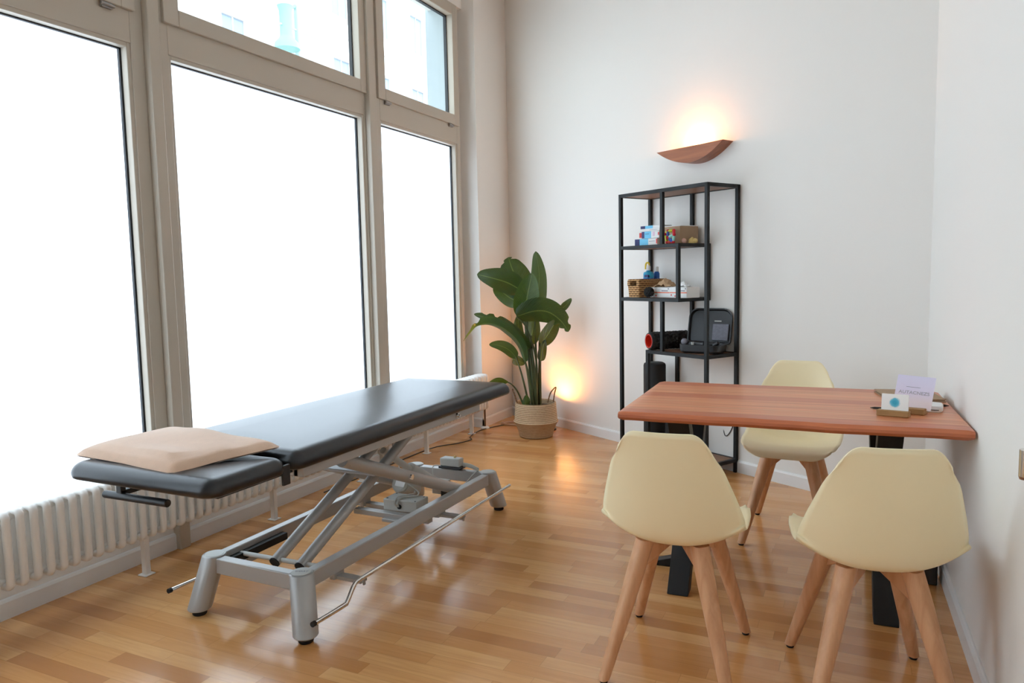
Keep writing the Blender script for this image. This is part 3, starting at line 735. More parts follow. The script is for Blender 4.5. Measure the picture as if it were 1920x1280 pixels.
def xleg(x):
    # two flat bars crossing in the depth plane
    w_, th = 0.082, 0.05
    mb = MB(); y0, y1, zt = 0.135, 0.68, 0.708
    def bar(ya, yb, xo):
        h = 0.075
        mb.poly([(x - w_ / 2, ya - h / 2, 0.002), (x - w_ / 2, ya + h / 2, 0.002), (x - w_ / 2, yb + h / 2, zt), (x - w_ / 2, yb - h / 2, zt)], (w_, 0, 0))
    bar(y0 + 0.03, y1, 0); bar(y1, y0 + 0.03, 0)
    mb.box((x - 0.05, y0 - 0.02, 0.706), (x + 0.05, y1 + 0.05, 0.715))
    return mb
for x in (0.205, 0.945): xleg(x).build('table_leg', M['blacksteel'], tab, local=True, bevel=0.002)

def T(x, y, z=0.75):  # helper: point on the table in world coordinates from measured floor-plan coordinates
    return (x, y, z)
# notebook / clipboard
nb = MB().box((0, 0, 0), (0.205, 0.240, 0.004)).box((0.006, 0.004, 0.004), (0.202, 0.236, 0.010)).box((0, 0, 0.010), (0.205, 0.240, 0.0125))
single(nb, 'kraft_folder', M['kraftbox'], 'flat kraft-brown folder at the back right corner of the table', 'folder', (0.122, 3.218, 0.7505), 0.20, bevel=0.001)
# card holder with blue blot card
blk = MB().poly([(-0.055, -0.018, 0.0), (0.048, -0.020, 0.0), (0.052, 0.012, 0.0), (-0.05, 0.014, 0.0)], (0, 0, 0.022))
hold = thing('card_holder', 'small raw oak block holding a white card with a blue blot, at table front', 'card holder', (0.128, 2.905, 0.7505), -0.18)
blk.build('block', M['oakblk'], hold, local=True, bevel=0.003)
cm = Matrix.Translation((0.002, 0.004, 0.048)) @ Matrix.Rotation(-0.16, 4, 'X')
cd = bpy.data.objects.new('card', None)
cb_ = MB().box((-0.043, -0.0045, -0.030), (0.043, 0.0045, 0.030)).build('card_stack', M['blot'], hold, local=True, bevel=0.0005)
cb_.matrix_local = cm
cb_['label'] = 'stack of white cards with a round blue watercolour blot'
hold2 = thing('flyer_holder', 'raw oak block holding a leaning pastel lilac and pink flyer, behind the blot card', 'flyer holder', (0.185, 2.975, 0.7505), -0.22)
MB().poly([(-0.055, -0.02, 0.0), (0.045, -0.022, 0.0), (0.05, 0.015, 0.0), (-0.05, 0.018, 0.0)], (0, 0, 0.022)).build('block', M['oakblk'], hold2, local=True, bevel=0.003)
fm = Matrix.Translation((0.0, 0.004, 0.016)) @ Matrix.Rotation(-0.5, 4, 'X') @ Matrix.Rotation(0.05, 4, 'Y')
fl = MB().box((-0.062, -0.0006, 0), (0.062, 0.0006, 0.128)).build('flyer', M['flyer'], hold2, local=True, smooth=0)
fl.matrix_local = fm
tx = text_part('flyer_lettering', 'AUTACNEZS', 0.0175, M['greyp2'], fl, Matrix.Translation((0.0, -0.0009, 0.062)) @ Matrix.Rotation(PI / 2, 4, 'X'))
MB().box((-0.028, -0.0010, 0.083), (0.018, -0.0006, 0.0842)).build('flyer_line', M['greyp'], fl, local=True, smooth=0)
# card terminal
ct = thing('card_terminal', 'small white rounded card reader with a dark slot, right of the flyer', 'card reader', (0.258, 3.075, 0.7505), -0.10)
prof = []
ring = lambda hx, hy, r_, z: [(hx * (1 if c > 0 else -1) * (abs(c) ** 0.35) , hy * (1 if s > 0 else -1) * (abs(s) ** 0.35), z) for c, s in ((math.cos(2 * PI * k / 40 + 0.01), math.sin(2 * PI * k / 40 + 0.01)) for k in range(40))]
MB().loft([ring(0.034, 0.050, 0, 0.0), ring(0.037, 0.053, 0, 0.005), ring(0.037, 0.053, 0, 0.017), ring(0.033, 0.049, 0, 0.022)]).build('body', M['white'], ct, local=True)
MB().box((-0.024, -0.0545, 0.008), (0.024, -0.052, 0.0105)).build('card_slot', M['gasket'], ct, local=True)
def pen(label, x, y, rz, L, m1):
    p = thing('pen', label, 'pen', (x, y, 0.7555), rz, 'pens on the table')
    MB().tube([(-L / 2, 0, 0), (-L / 2 + 0.01, 0, 0), (L / 2 - 0.015, 0, 0), (L / 2, 0, 0)], [0.003, 0.0045, 0.0045, 0.001], 12).build('barrel', m1, p, local=True)
    MB().box((-L / 2 + 0.004, -0.001, 0.0045), (-L / 2 + 0.04, 0.001, 0.006)).build('clip', M['chrome'], p, local=True)
    return p
pen('black pen with its tip pointing left beside the blot card', 0.116, 3.022, PI - 0.05, 0.125, M['blackp'])
pen('black pen lying beyond the white card reader', 0.262, 3.155, 0.02, 0.12, M['blackp'])

# ---------------------------------------------------------------- shelf
SO = Vector((-0.660, 4.733, 0)); SA = math.atan2(-0.505, 0.863)
SM = Matrix.Translation(SO) @ Matrix.Rotation(SA, 4, 'Z')
shelf = thing('open_shelf', 'tall black steel shelving unit with staggered brown wooden shelves on the back wall', 'shelf', SO, SA)
W, D, P = 0.765, 0.30, 0.022
ZT, Z2, Z3, Z4, Z5 = 1.800, 1.452, 1.108, 0.766, 0.090
XM, XN, XK = -0.385, -0.250, -0.515
def spost(x, y, z0, z1):
    MB().box((x, y, z0), (x + P, y + P, z1)).build('post', M['blacksteel'], shelf, local=True, bevel=0.001)
for x in (-W, -P):
    for y in (-P, -D): spost(x, y, 0.0, ZT)
for y in (-P, -D):
    spost(XM, y, Z2, ZT - P); spost(XN, y, Z3, Z2 - P); spost(XM, y, Z4, Z3 - P); spost(XK, y, Z5, Z4 - P)
def sboard(x0, x1, z):
    f = MB()
    f.box((x0, -D, z - P), (x1, -D + P, z)).box((x0, -P, z - P), (x1, 0, z)).box((x0, -D + P, z - P), (x0 + P, -P, z)).box((x1 - P, -D + P, z - P), (x1, -P, z))
    fr = f.build('shelf_frame', M['blacksteel'], shelf, local=True, bevel=0.001)
    MB().box((x0 + P - 0.002, -D + P - 0.002, z - P + 0.004), (x1 - P + 0.002, -P + 0.002, z - 0.002)).build('shelf_board', M['shelfwood'], fr, local=True, smooth=0)
sboard(-W, 0, ZT); sboard(-W, XN + P, Z2); sboard(-W, XN + P, Z3); sboard(XK, 0, Z4); sboard(-W, 0, Z5)
def S(x, y, z):
    v = SM @ Vector((x, y, z)); return (v.x, v.y, v.z)
# --- second level: boxes
def med_box(label, x, y, z, sx, sy, h, rz, bands):
    t = thing('tape_box', label, 'box', S(x, y, z), SA + rz, 'pharmacy boxes on the upper shelf')
    MB().box((-sx / 2, -sy / 2, 0), (sx / 2, sy / 2, h)).build('carton', M['whitebox'], t, local=True, bevel=0.001)
    for nm, a, b, z0, z1, m_ in bands:
        MB().box((a * sx - sx / 2 - (0.0006 if a == 0 else 0), -sy / 2 - 0.0008, z0 * h), (b * sx - sx / 2, sy / 2 + 0.0006 if a == 0 else -sy / 2 + 0.001, z1 * h)).build(nm, m_, t, local=True, smooth=0)
    return t
e_ = 0.001
b1_ = med_box('bottom pharmacy box with navy end, light blue and white print', -0.585, -0.155, Z2 + e_, 0.20, 0.14, 0.044, 0.03, [('navy_panel', 0, 0.22, 0.01, 0.99, M['navy']), ('blue_panel', 0.22, 0.60, 0.01, 0.99, M['lblue']), ('text_lines', 0.64, 0.9, 0.55, 0.62, M['greyp']), ('red_seal', 0.95, 0.999, 0.2, 0.9, M['redp'])])
b2_ = med_box('middle pharmacy box with red and navy logo corner and light blue print', -0.565, -0.150, Z2 + 0.0460 + e_, 0.175, 0.13, 0.046, 0.03, [('red_panel', 0, 0.12, 0.15, 0.85, M['redp']), ('navy_panel', 0.12, 0.26, 0.05, 0.98, M['navy']), ('blue_panel', 0.26, 0.60, 0.01, 0.99, M['lblue']), ('pink_panel', 0.68, 0.78, 0.3, 0.9, M['pinkp']), ('text_lines', 0.30, 0.5, 0.6, 0.68, M['navy']), ('red_seal', 0.94, 0.999, 0.4, 0.8, M['redp'])])
med_box('plain white flat carton between the blue pharmacy boxes', -0.562, -0.150, Z2 + 0.093 + e_, 0.178, 0.128, 0.016, 0.02, [('text_lines', 0.5, 0.9, 0.4, 0.5, M['greyp'])])
med_box('thin topmost pharmacy box with navy end and light blue stripe', -0.560, -0.152, Z2 + 0.110 + e_, 0.185, 0.10, 0.020, 0.04, [('navy_panel', 0, 0.22, 0.05, 0.98, M['navy']), ('blue_panel', 0.22, 0.58, 0.05, 0.98, M['lblue'])])
kb = thing('cardboard_box', 'brown cardboard box with open white flap on the upper shelf', 'box', S(-0.385, -0.105, Z2 + e_), SA)
MB().box((-0.075, -0.09, 0), (0.075, 0.08, 0.112)).build('carton', M['kraftbox'], kb, local=True, bevel=0.001)
MB().poly([(-0.072, -0.085, 0.1125), (0.078, -0.085, 0.1125), (0.088, 0.075, 0.1125), (-0.07, 0.075, 0.1125)], (0, 0, 0.004)).build('lid_flap', M['whitebox'], kb, local=True)
MB().box((-0.07, -0.0912, 0.045), (-0.02, -0.0902, 0.047)).build('seam_line', M['creamtoy'], kb, local=True, smooth=0)
# ring toy: coloured segments forming an open ball
toy = thing('rattle_ball', 'open ball of red, yellow, blue and mint links on the upper shelf', 'toy', S(-0.352, -0.225, Z2 + 0.046), SA)
V6 = [Vector((0.030 * math.cos(a) , 0.012 * math.sin(3 * a), 0.036 * math.sin(a))) for a in [PI / 6 + k * PI / 3 for k in range(6)]]
V6 = [Vector((-0.036, -0.02, 0.018)), Vector((-0.024, -0.01, 0.037)), Vector((0.028, -0.012, 0.037)), Vector((0.038, -0.02, 0.012)), Vector((0.026, -0.015, -0.034)), Vector((-0.028, -0.012, -0.034)), Vector((0.0, -0.036, -0.006))]
for v in V6: MB().sphere(v, 0.0115, 14).build('joint_bead', M['red'], toy, local=True)
for a, b, m_ in ((1, 2, 'yel'), (0, 5, 'yel'), (1, 6, 'blu'), (2, 3, 'red'), (3, 4, 'mint'), (6, 3, 'mint'), (5, 4, 'redp'), (6, 4, 'blu'), (0, 1, 'yel')):
    MB().tube([V6[a], V6[a].lerp(V6[b], 0.3), V6[a].lerp(V6[b], 0.7), V6[b]], [0.006, 0.0095, 0.0095, 0.006], 12).build('link', M[m_], toy, local=True)
c_ = MB().sphere((0, 0, 0.017), 0.018, 16, (0.95, 0.9, 0.95))
single(c_, 'massage_ball', M['pinktoy'], 'small pale pink ball between the linked toy and the cream trinket', 'ball', S(-0.305, -0.165, Z2 + e_), 0)
k_ = MB().sphere((-0.012, 0, 0.018), 0.017, 14).sphere((0.014, 0.004, 0.016), 0.017, 14, (1.1, 0.9, 0.95)).sphere((0.0, -0.006, 0.030), 0.010, 12).sphere((0.028, 0.0, 0.018), 0.009, 12).tube([(-0.02, -0.012, 0.006), (0.02, -0.012, 0.006)], 0.006, 10)
single(k_, 'wooden_trinket', M['creamtoy'], 'knobbly pale yellow trinket at the right end of the upper shelf', 'ornament', S(-0.262, -0.13, Z2 + e_), SA)
# --- third level: basket, bottles, tissue box
bk = thing('storage_basket', 'small brown woven basket with cut-out handle on the middle shelf', 'basket', S(-0.650, -0.155, Z3 + e_), SA)
def rbox_ring(hx, hy, r_, z, n=6):
    pts = []
    for cx, cy, a0 in ((hx - r_, hy - r_, 0), (-hx + r_, hy - r_, PI / 2), (-hx + r_, -hy + r_, PI), (hx - r_, -hy + r_, 1.5 * PI)):
        for k in range(n): a = a0 + k * PI / 2 / (n - 1); pts.append((cx + r_ * math.cos(a), cy + r_ * math.sin(a), z))
    return pts
hx, hy = 0.056, 0.125
MB().loft([rbox_ring(hx - 0.006, hy - 0.006, 0.01, 0.0), rbox_ring(hx - 0.004, hy - 0.004, 0.01, 0.04), rbox_ring(hx, hy, 0.012, 0.078), rbox_ring(hx - 0.008, hy - 0.008, 0.008, 0.078), rbox_ring(hx - 0.010, hy - 0.010, 0.008, 0.006)]).build('lower_weave', M['basket2'], bk, local=True)
rm = MB()
for (a, b) in (((-hx, -hy), (-0.030, -hy + 0.010)), ((0.030, -hy), (hx, -hy + 0.010)), ((-hx, hy - 0.010), (hx, hy)), ((-hx, -hy + 0.010), (-hx + 0.010, hy - 0.010)), ((hx - 0.010, -hy + 0.010), (hx, hy - 0.010))):
    rm.box((a[0], a[1], 0.0775), (b[0], b[1], 0.112))
rm.build('upper_weave', M['basket2'], bk, local=True, bevel=0.003)
MB().loft([[(x, y, z) for x, y in ((-0.005, -0.005), (0.005, -0.005), (0.005, 0.005), (-0.005, 0.005))] for z in (0, 0)], caps=False).bm.free()
rim = MB(); rp_ = rbox_ring(hx - 0.005, hy - 0.005, 0.01, 0.1155); rim.tube([Vector(p) for p in rp_ + [rp_[0]]], 0.0065, 8); rim.build('braided_rim', M['basket2'], bk, local=True)
def bottle(label, x, y, z, big, grp='bottles in the basket'):
    t = thing('pump_bottle' if big else 'spray_bottle', label, 'bottle', S(x, y, z), SA, grp)
    if big:
        MB().lathe([(0.030, 0), (0.035, 0.006), (0.035, 0.150), (0.031, 0.160), (0.014, 0.166), (0.013, 0.176)], n=28).build('body', M['aqua'], t, local=True)
        MB().lathe([(0.0354, 0.100), (0.0356, 0.101), (0.0356, 0.120), (0.0354, 0.121)], n=28).build('label_band', M['royal'], t, local=True)
        MB().box((-0.002, -0.0366, 0.126), (0.030, -0.022, 0.142)).build('label_panel', M['navy'], t, local=True)
        MB().lathe([(0.015, 0.172), (0.015, 0.196), (0.010, 0.204), (0.009, 0.208)], n=20).build('collar', M['whitebox'], t, local=True)
        MB().tube(smooth_path([(0.004, 0, 0.204), (0.004, 0, 0.219), (-0.006, -0.003, 0.224), (-0.018, -0.006, 0.216), (-0.021, -0.007, 0.180)]), [0.006] * 32 + [0.008], 10).build('pump_head', M['pumpyel'], t, local=True)
    else:
        MB().lathe([(0.018, 0), (0.020, 0.005), (0.020, 0.150), (0.012, 0.166)], n=24).build('body', M['royal'], t, local=True)
        MB().lathe([(0.0135, 0.160), (0.0135, 0.190), (0.010, 0.196)], n=20).build('cap', M['whitebox'], t, local=True)
bottle('turquoise bottle with yellow pump standing in the woven basket', -0.645, -0.140, Z3 + 0.008, True)
bottle('slim blue bottle with white cap behind the turquoise pump bottle', -0.632, -0.075, Z3 + 0.008, False)
# spiky ball
sb = MB().sphere((0, 0, 0.036), 0.030, 24)
for i in range(90):
    zz = 1 - 2 * (i + 0.5) / 90; a = i * 2.39996; rr = math.sqrt(1 - zz * zz); d = Vector((rr * math.cos(a), rr * math.sin(a), zz))
    sb.tube([Vector((0, 0, 0.036)) + d * 0.027, Vector((0, 0, 0.036)) + d * 0.0335, Vector((0, 0, 0.036)) + d * 0.0358], [0.0048, 0.0036, 0.0015], 7)
single(sb, 'spiky_ball', M['foam'], 'black nubbed massage ball on the middle shelf in front of the tissue box', 'ball', S(-0.525, -0.256, Z3 + e_), 0)
def tissue(label, x, y, sx, sy, h, rz):
    t = thing('glove_box', label, 'box', S(x, y, Z3 + e_), SA + rz, 'white orange-striped boxes on the middle shelf')
    MB().box((-sx / 2, -sy / 2, 0), (sx / 2, sy / 2, h)).build('carton', M['whitebox'], t, local=True, bevel=0.001)
    MB().box((-sx / 2 + 0.02 * sx, -sy / 2 - 0.0008, h * 0.44), (sx / 2 + 0.0006, -sy / 2 + 0.001, h * 0.53)).build('orange_stripe', M['orangep'], t, local=True, smooth=0)
    MB().box((sx * 0.10, -sy / 2 - 0.0008, h * 0.62), (sx * 0.40, -sy / 2 + 0.001, h * 0.70)).box((sx * 0.40, -sy / 2 - 0.0008, h * 0.80), (sx * 0.45, -sy / 2 + 0.001, h * 0.92)).build('printed_words', M['greyp'], t, local=True, smooth=0)
    MB().box((-sx * 0.42, -sy / 2 - 0.0008, h * 0.18), (-sx * 0.36, -sy / 2 + 0.001, h * 0.34)).box((-sx * 0.2, -sy / 2 - 0.0008, h * 0.10), (-sx * 0.14, -sy / 2 + 0.001, h * 0.24)).build('printed_marks', M['redp'], t, local=True, smooth=0)
    return t
tissue('white orange-striped box under the crumpled paper, left of its twin', -0.475, -0.150, 0.185, 0.12, 0.066, 0.0)
t2 = tissue('white orange-striped box with a white tissue, right end of middle shelf', -0.300, -0.165, 0.145, 0.12, 0.068, 0.0)
def crumple(w_, d_, h_, seed, amp=0.35):
    rnd = random.Random(seed); mb = MB(); n = 10; g = []
    off = [[rnd.uniform(-1, 1) for _ in range(n + 1)] for _ in range(n + 1)]
    for i in range(n + 1):
        r_ = []
        for j in range(n + 1):
            u, v = i / n * 2 - 1, j / n * 2 - 1
            z = h_ * (1 - 0.9 * abs(u) ** 1.3) * (1 - 0.7 * abs(v) ** 1.6) + off[i][j] * h_ * amp * 0.5
            r_.append(mb.bm.verts.new((u * w_ / 2 + off[j][i] * 0.004, v * d_ / 2 + off[i][j] * 0.004, max(0.001, z))))
        g.append(r_)
    for i in range(n):
        for j in range(n): mb.bm.faces.new((g[i][j], g[i + 1][j], g[i + 1][j + 1], g[i][j + 1]))
    return mb
single(crumple(0.135, 0.10, 0.055, 3), 'crumpled_paper', M['kraft'], 'crumpled brown paper on top of the left orange-striped box', 'paper', S(-0.462, -0.165, Z3 + 0.068), SA + 0.2, smooth=0, solid=0.0008)
ts = crumple(0.10, 0.05, 0.034, 5, 0.2).build('tissue', M['white'], t2, local=True, smooth=60, solid=0.0006); ts.location = (-0.01, 0, 0.0685)
# --- fourth level: foam roller and massager case
rz_ = 1.30
fr_ = thing('foam_roller', 'ridged black foam roller with a red core lying on the lower shelf', 'foam roller', S(-0.440, -0.160, Z4 + 0.061), SA)
def cyl_axis(mb, prof, dirv, n=28, caps=False):
    d = Vector(dirv).normalized(); x = d.cross(Vector((0, 0, 1))).normalized(); y = d.cross(x)
    return mb.loft([[d * s_ + (x * math.cos(2 * PI * k / n) + y * math.sin(2 * PI * k / n)) * r_ for k in range(n)] for s_, r_ in prof], True, caps)
dr = Vector((math.cos(rz_), math.sin(rz_), 0.0))
HL = 0.150
cyl_axis(MB(), [(-HL, 0.044), (-HL, 0.052), (-HL + 0.006, 0.055), (HL - 0.006, 0.055), (HL, 0.052), (HL, 0.044)], dr, 36).build('foam_sleeve', M['foam'], fr_, local=True)
nub = MB()
x_ = dr.cross(Vector((0, 0, 1))).normalized(); y_ = dr.cross(x_)
for i in range(12):
    for k in range(14):
        a = 2 * PI * k / 14 + (0.22 if i % 2 else 0); rad_ = x_ * math.cos(a) + y_ * math.sin(a)
        c = dr * (-HL + 0.022 + i * (2 * HL - 0.044) / 11)
        nub.tube([c + rad_ * 0.052, c + rad_ * 0.058, c + rad_ * 0.0595], [0.011, 0.009, 0.005], 7)
nub.build('grip_nub', M['foam'], fr_, local=True)['kind'] = 'stuff'
cyl_axis(MB(), [(-HL - 0.002, 0.040), (-HL - 0.002, 0.0455), (HL + 0.002, 0.0455), (HL + 0.002, 0.040), (-HL - 0.002, 0.040)], dr, 36).build('core_tube', M['rollred'], fr_, local=True)
cs = thing('massager_case', 'open black zip case with a massage gun inside on the lower shelf', 'case', S(-0.146, -0.168, Z4 + e_), SA + 0.30)
MB().loft([rbox_ring(0.122, 0.062, 0.03, 0.0), rbox_ring(0.134, 0.074, 0.04, 0.012), rbox_ring(0.137, 0.077, 0.042, 0.052), rbox_ring(0.129, 0.069, 0.036, 0.052), rbox_ring(0.124, 0.064, 0.034, 0.030)]).build('tray', M['case'], cs, local=True)
lidm = Matrix.Translation((0.0, 0.080, 0.052)) @ Matrix.Rotation(math.radians(-12), 4, 'X')
lid = MB()
def lid_ring(sx, z0, z1, y, r_):
    pts = []
    for cx, cz, a0 in ((sx - r_, z1 - r_, 0), (-sx + r_, z1 - r_, PI / 2), (-sx + 0.02, z0 + 0.02, PI), (sx - 0.02, z0 + 0.02, 1.5 * PI)):
        rr = r_ if cz > 0.1 else 0.02
        for k in range(7): a = a0 + k * PI / 12; pts.append(lidm @ Vector((cx + rr * math.cos(a), y, cz + rr * math.sin(a))))
    return pts
lid.loft([lid_ring(0.125, 0.0, 0.205, 0.040, 0.05), lid_ring(0.14, 0.0, 0.22, 0.030, 0.055), lid_ring(0.145, -0.002, 0.225, 0.0, 0.06), lid_ring(0.138, 0.003, 0.218, 0.0, 0.055), lid_ring(0.130, 0.01, 0.21, 0.018, 0.05)])
lid_o = lid.build('lid', M['case'], cs, local=True)
MB().box((0.02, 0.004, 0.02), (0.125, 0.010, 0.125), lidm).build('mesh_pocket', M['mesh'], lid_o, local=True, bevel=0.003)
MB().box((0.03, 0.002, 0.140), (0.075, 0.006, 0.146), lidm).build('lid_badge', M['silver2'], lid_o, local=True)
gun = MB().tube([(-0.09, -0.01, 0.052), (0.02, -0.02, 0.052)], 0.022, 18).tube([(0.0, -0.02, 0.052), (0.09, 0.03, 0.050)], 0.016, 16).tube([(-0.085, 0.035, 0.052), (0.03, 0.045, 0.052)], 0.013, 14).tube([(0.085, -0.03, 0.050), (0.115, -0.03, 0.066)], [0.014, 0.012], 14)
gun.build('massage_gun', M['gun'], cs, local=True)
MB().sphere((-0.105, -0.040, 0.068), 0.021, 18).build('attachment_ball', M['greyball'], cs, local=True)
MB().tube([(-0.045, -0.05, 0.045), (-0.045, -0.05, 0.068)], 0.009, 14).build('attachment_knob', M['silver2'], cs, local=True)
# --- bottom: tall black rollers
def roller(label, x, y, r, h):
    t = MB().lathe([(r - 0.014, 0), (r - 0.003, 0.004), (r, 0.014), (r, h - 0.02), (r - 0.004, h - 0.008), (r - 0.018, h)], n=36)
    single(t, 'fascia_roller', M['foam'], label, 'foam roller', S(x, y, Z5 + e_), SA, 'rollers standing on the bottom shelf')
roller('tall smooth black cylinder roller standing at the left of the bottom shelf', -0.580, -0.150, 0.075, 0.575)
roller('shorter black cylinder roller, bottom shelf, seen under the tabletop', -0.385, -0.16, 0.063, 0.30)
cbl = MB().tube(smooth_path([S(-0.045, 0.010, 0.80), S(-0.045, 0.010, 0.74), S(-0.048, 0.010, 0.55), S(-0.040, 0.008, 0.40), S(-0.045, 0.004, 0.30), S(-0.075, 0.0, 0.235), S(-0.105, 0.0, 0.22), S(-0.13, 0.012, 0.27)]), 0.0028, 8)
tag(cbl.build('power_cable', M['blackp'], None), 'thin black cable hanging behind the shelf down to the wall socket', 'cable')
sk = thing('wall_socket', 'white wall socket low on the back wall behind the shelf', 'socket', S(-0.13, 0.0225, 0.285), SA)
MB().box((-0.04, -0.008, -0.04), (0.04, 0.0, 0.04)).build('plate', M['socket'], sk, local=True, bevel=0.003)
MB().tube([(0, -0.0085, 0), (0, -0.006, 0)], 0.02, 20).build('recess', M['greyp'], sk, local=True)

# ---------------------------------------------------------------- sconce
wp = Vector((-0.46, 4.626, 0)) + d_b * 0.0
SCM_loc = SO + d_b * (-0.330); SCM_loc = SCM_loc + n_b * ((Vector((-2.265, 5.678, 0)) - SCM_loc).dot(n_b))
sco = thing('wall_lamp', 'boat-shaped wooden wall lamp glowing upward above the black shelf', 'lamp', (SCM_loc.x, SCM_loc.y, 2.07), SA)
def arc_z(x, xl, xr, zb, xc):
    t_ = (x - xc) / ((xr - xc) if x > xc else (xc - xl))
    return zb * (1 - abs(t_) ** 1.9)
xl, xr, zb, xc, yf = -0.276, 0.276, -0.102, 0.02, -0.105
nseg = 36; xs = [xl + (xr - xl) * i / nseg for i in range(nseg + 1)]
front = MB().poly([(x, yf, 0) for x in (xl, xr)] [::-1] + [(x, yf, arc_z(x, xl, xr, zb, xc)) for x in xs[1:-1]], (0, 0.014, 0))
front.build('front_board', M['sconce'], sco, local=True, smooth=0)
und = MB()
rings = []
for x in xs:
    z = arc_z(x, xl, xr, zb, xc); rings.append([(x, yf + 0.0135, z), (x * 0.985, -0.002, z), (x * 0.985, -0.002, min(z + 0.012, 0.0)), (x, yf + 0.0135, min(z + 0.012, 0.0))])
und.loft(rings).build('curved_underside', M['sconce'], sco, local=True, smooth=30)
MB().sphere((0, -0.055, -0.028), 0.020, 16).tube([(0, -0.055, -0.08), (0, -0.055, -0.04)], 0.012, 12).build('bulb', M['bulb'], sco, local=True)
def lamp_light(name, loc, energy, col, r=0.03, kind='POINT'):
    L = bpy.data.lights.new(name, kind); L.energy = energy; L.color = col; L.shadow_soft_size = r
    o = bpy.data.objects.new(name, L); COL.objects.link(o); o.location = loc; return o
sl = lamp_light('wall_lamp_light', (0, -0.055, 0.006), 8.5, (1.0, 0.42, 0.12), 0.03); sl.parent = sco

# ---------------------------------------------------------------- plant
PP = Vector((-2.28, 5.26, 0)); PA = math.atan2(0.397, 0.918)
pl = thing('potted_plant', 'tall bird of paradise plant in a woven belly basket in the room corner', 'plant', PP, PA)
bas = MB().lathe([(0.118, 0.0), (0.132, 0.006), (0.142, 0.05), (0.160, 0.095), (0.174, 0.118), (0.178, 0.126), (0.170, 0.136), (0.168, 0.16), (0.163, 0.22), (0.160, 0.268), (0.157, 0.275), (0.150, 0.272), (0.150, 0.20)], n=56, caps=True)
bo = bas.build('basket', M['basket'], pl, local=True, smooth=50)
MB().lathe([(0.149, 0.236), (0.10, 0.243), (0.03, 0.246)], n=32).build('soil', M['soil'], pl, local=True)
MB().tube(smooth_path([(-0.150, 0.02, 0.262), (-0.168, 0.025, 0.33), (-0.180, 0.0, 0.378), (-0.165, -0.03, 0.34), (-0.142, -0.045, 0.262)]), 0.005, 8).build('handle', M['handle'], bo, local=True)
MB().tube(smooth_path([(0.095, -0.02, 0.270), (0.118, -0.01, 0.345), (0.160, 0.0, 0.388), (0.150, 0.02, 0.335), (0.140, 0.03, 0.268)]), 0.005, 8).build('handle', M['handle'], bo, local=True)
def leaf(spine, width, side, curl=0.25, stem=None, sr=0.006, droop=0.0, notch=(), face=None, wpow=1.0):
    """spine: base..tip points (right, depth, up); side: direction of the blade's half width"""
    sp_ = smooth_path(spine, 7); n = len(sp_) - 1; mb = MB(); nu = 10; g = []
    uvl = mb.bm.loops.layers.uv.new('UVMap'); uvs = {}
    sd0 = Vector(side).normalized()
    for i, p in enumerate(sp_):
        t_ = i / n
        tg = (sp_[min(i + 1, n)] - sp_[max(0, i - 1)]).normalized()
        sd = (sd0 - tg * sd0.dot(tg)).normalized(); nm = tg.cross(sd)
        w_ = width * (math.sin(PI * min(1, (t_ ** 0.72) * 0.97 + 0.03)) ** 0.62) if t_ < 1 else 0.0
        w_ = max(w_, 0.003)
        row = []
        for k in range(nu + 1):
            u = -1 + 2 * k / nu; ww = w_
            for (nt_, ns, nd) in notch:
                if (u > 0) == (ns > 0): ww *= 1 - nd * math.exp(-((t_ - nt_) / 0.03) ** 2) * abs(u)
            q = p + sd * (u * ww) + nm * (curl * ww * (abs(u) ** 1.5)) + nm * 0.004 * math.sin(9 * t_ + 3 * u) * abs(u)
            q.z -= droop * ww * u * u
            v = mb.bm.verts.new(q); uvs[v] = (0.5 + u / 2, t_); row.append(v)
        g.append(row)
    for a, b in zip(g, g[1:]):
        for k in range(nu):
            f = mb.bm.faces.new((a[k], a[k + 1], b[k + 1], b[k]))
            for lp in f.loops: lp[uvl].uv = uvs[lp.vert]
    o = mb.build('leaf', M['leaf'], pl, local=True, smooth=80)
    if stem:
        pts = smooth_path(list(stem) + [spine[0]], 6)
        r_ = [sr * (1.5 - 0.7 * i / (len(pts) - 1)) for i in range(len(pts))]
        MB().tube(pts, r_, 8).build('leaf_stalk', M['stem'], o, local=True)
    return o
B = lambda x, y=0.0: (x, y, 0.244)
# upright tall leaf, right
leaf([(0.005, 0.03, 0.93), (0.03, 0.05, 1.10), (0.045, 0.06, 1.28), (0.020, 0.06, 1.455)], 0.078, (1, 0.25, 0), 0.35, [B(0.02, 0.02), (0.01, 0.02, 0.6)], 0.008)
# centre front leaf
leaf([(-0.075, -0.03, 0.945), (-0.06, -0.06, 1.06), (-0.035, -0.085, 1.18), (-0.010, -0.09, 1.285)], 0.098, (1, -0.15, 0.15), -0.25, [B(-0.01, -0.02), (-0.03, -0.02, 0.62)], 0.008)
# back left leaf (split tip)
leaf([(-0.075, 0.06, 1.10), (-0.125, 0.09, 1.22), (-0.17, 0.10, 1.33), (-0.195, 0.09, 1.415)], 0.125, (1, 0.15, 0.35), 0.22, [B(-0.02, 0.03), (-0.04, 0.04, 0.7)], 0.008, notch=((0.90, 1, 0.75), (0.86, -1, 0.3)))
# left horizontal leaf
leaf([(-0.10, -0.01, 1.155), (-0.20, -0.04, 1.215), (-0.32, -0.06, 1.255), (-0.435, -0.05, 1.285)], 0.098, (0.25, -0.35, 1), 0.18, [B(-0.03, -0.01), (-0.055, -0.01, 0.7)], 0.007)
# leaf below it
leaf([(-0.105, 0.05, 1.07), (-0.18, 0.07, 1.09), (-0.27, 0.08, 1.16), (-0.31, 0.07, 1.20)], 0.07, (0.3, 0.1, 1), 0.2, [B(-0.02, 0.05), (-0.05, 0.05, 0.7)], 0.006)
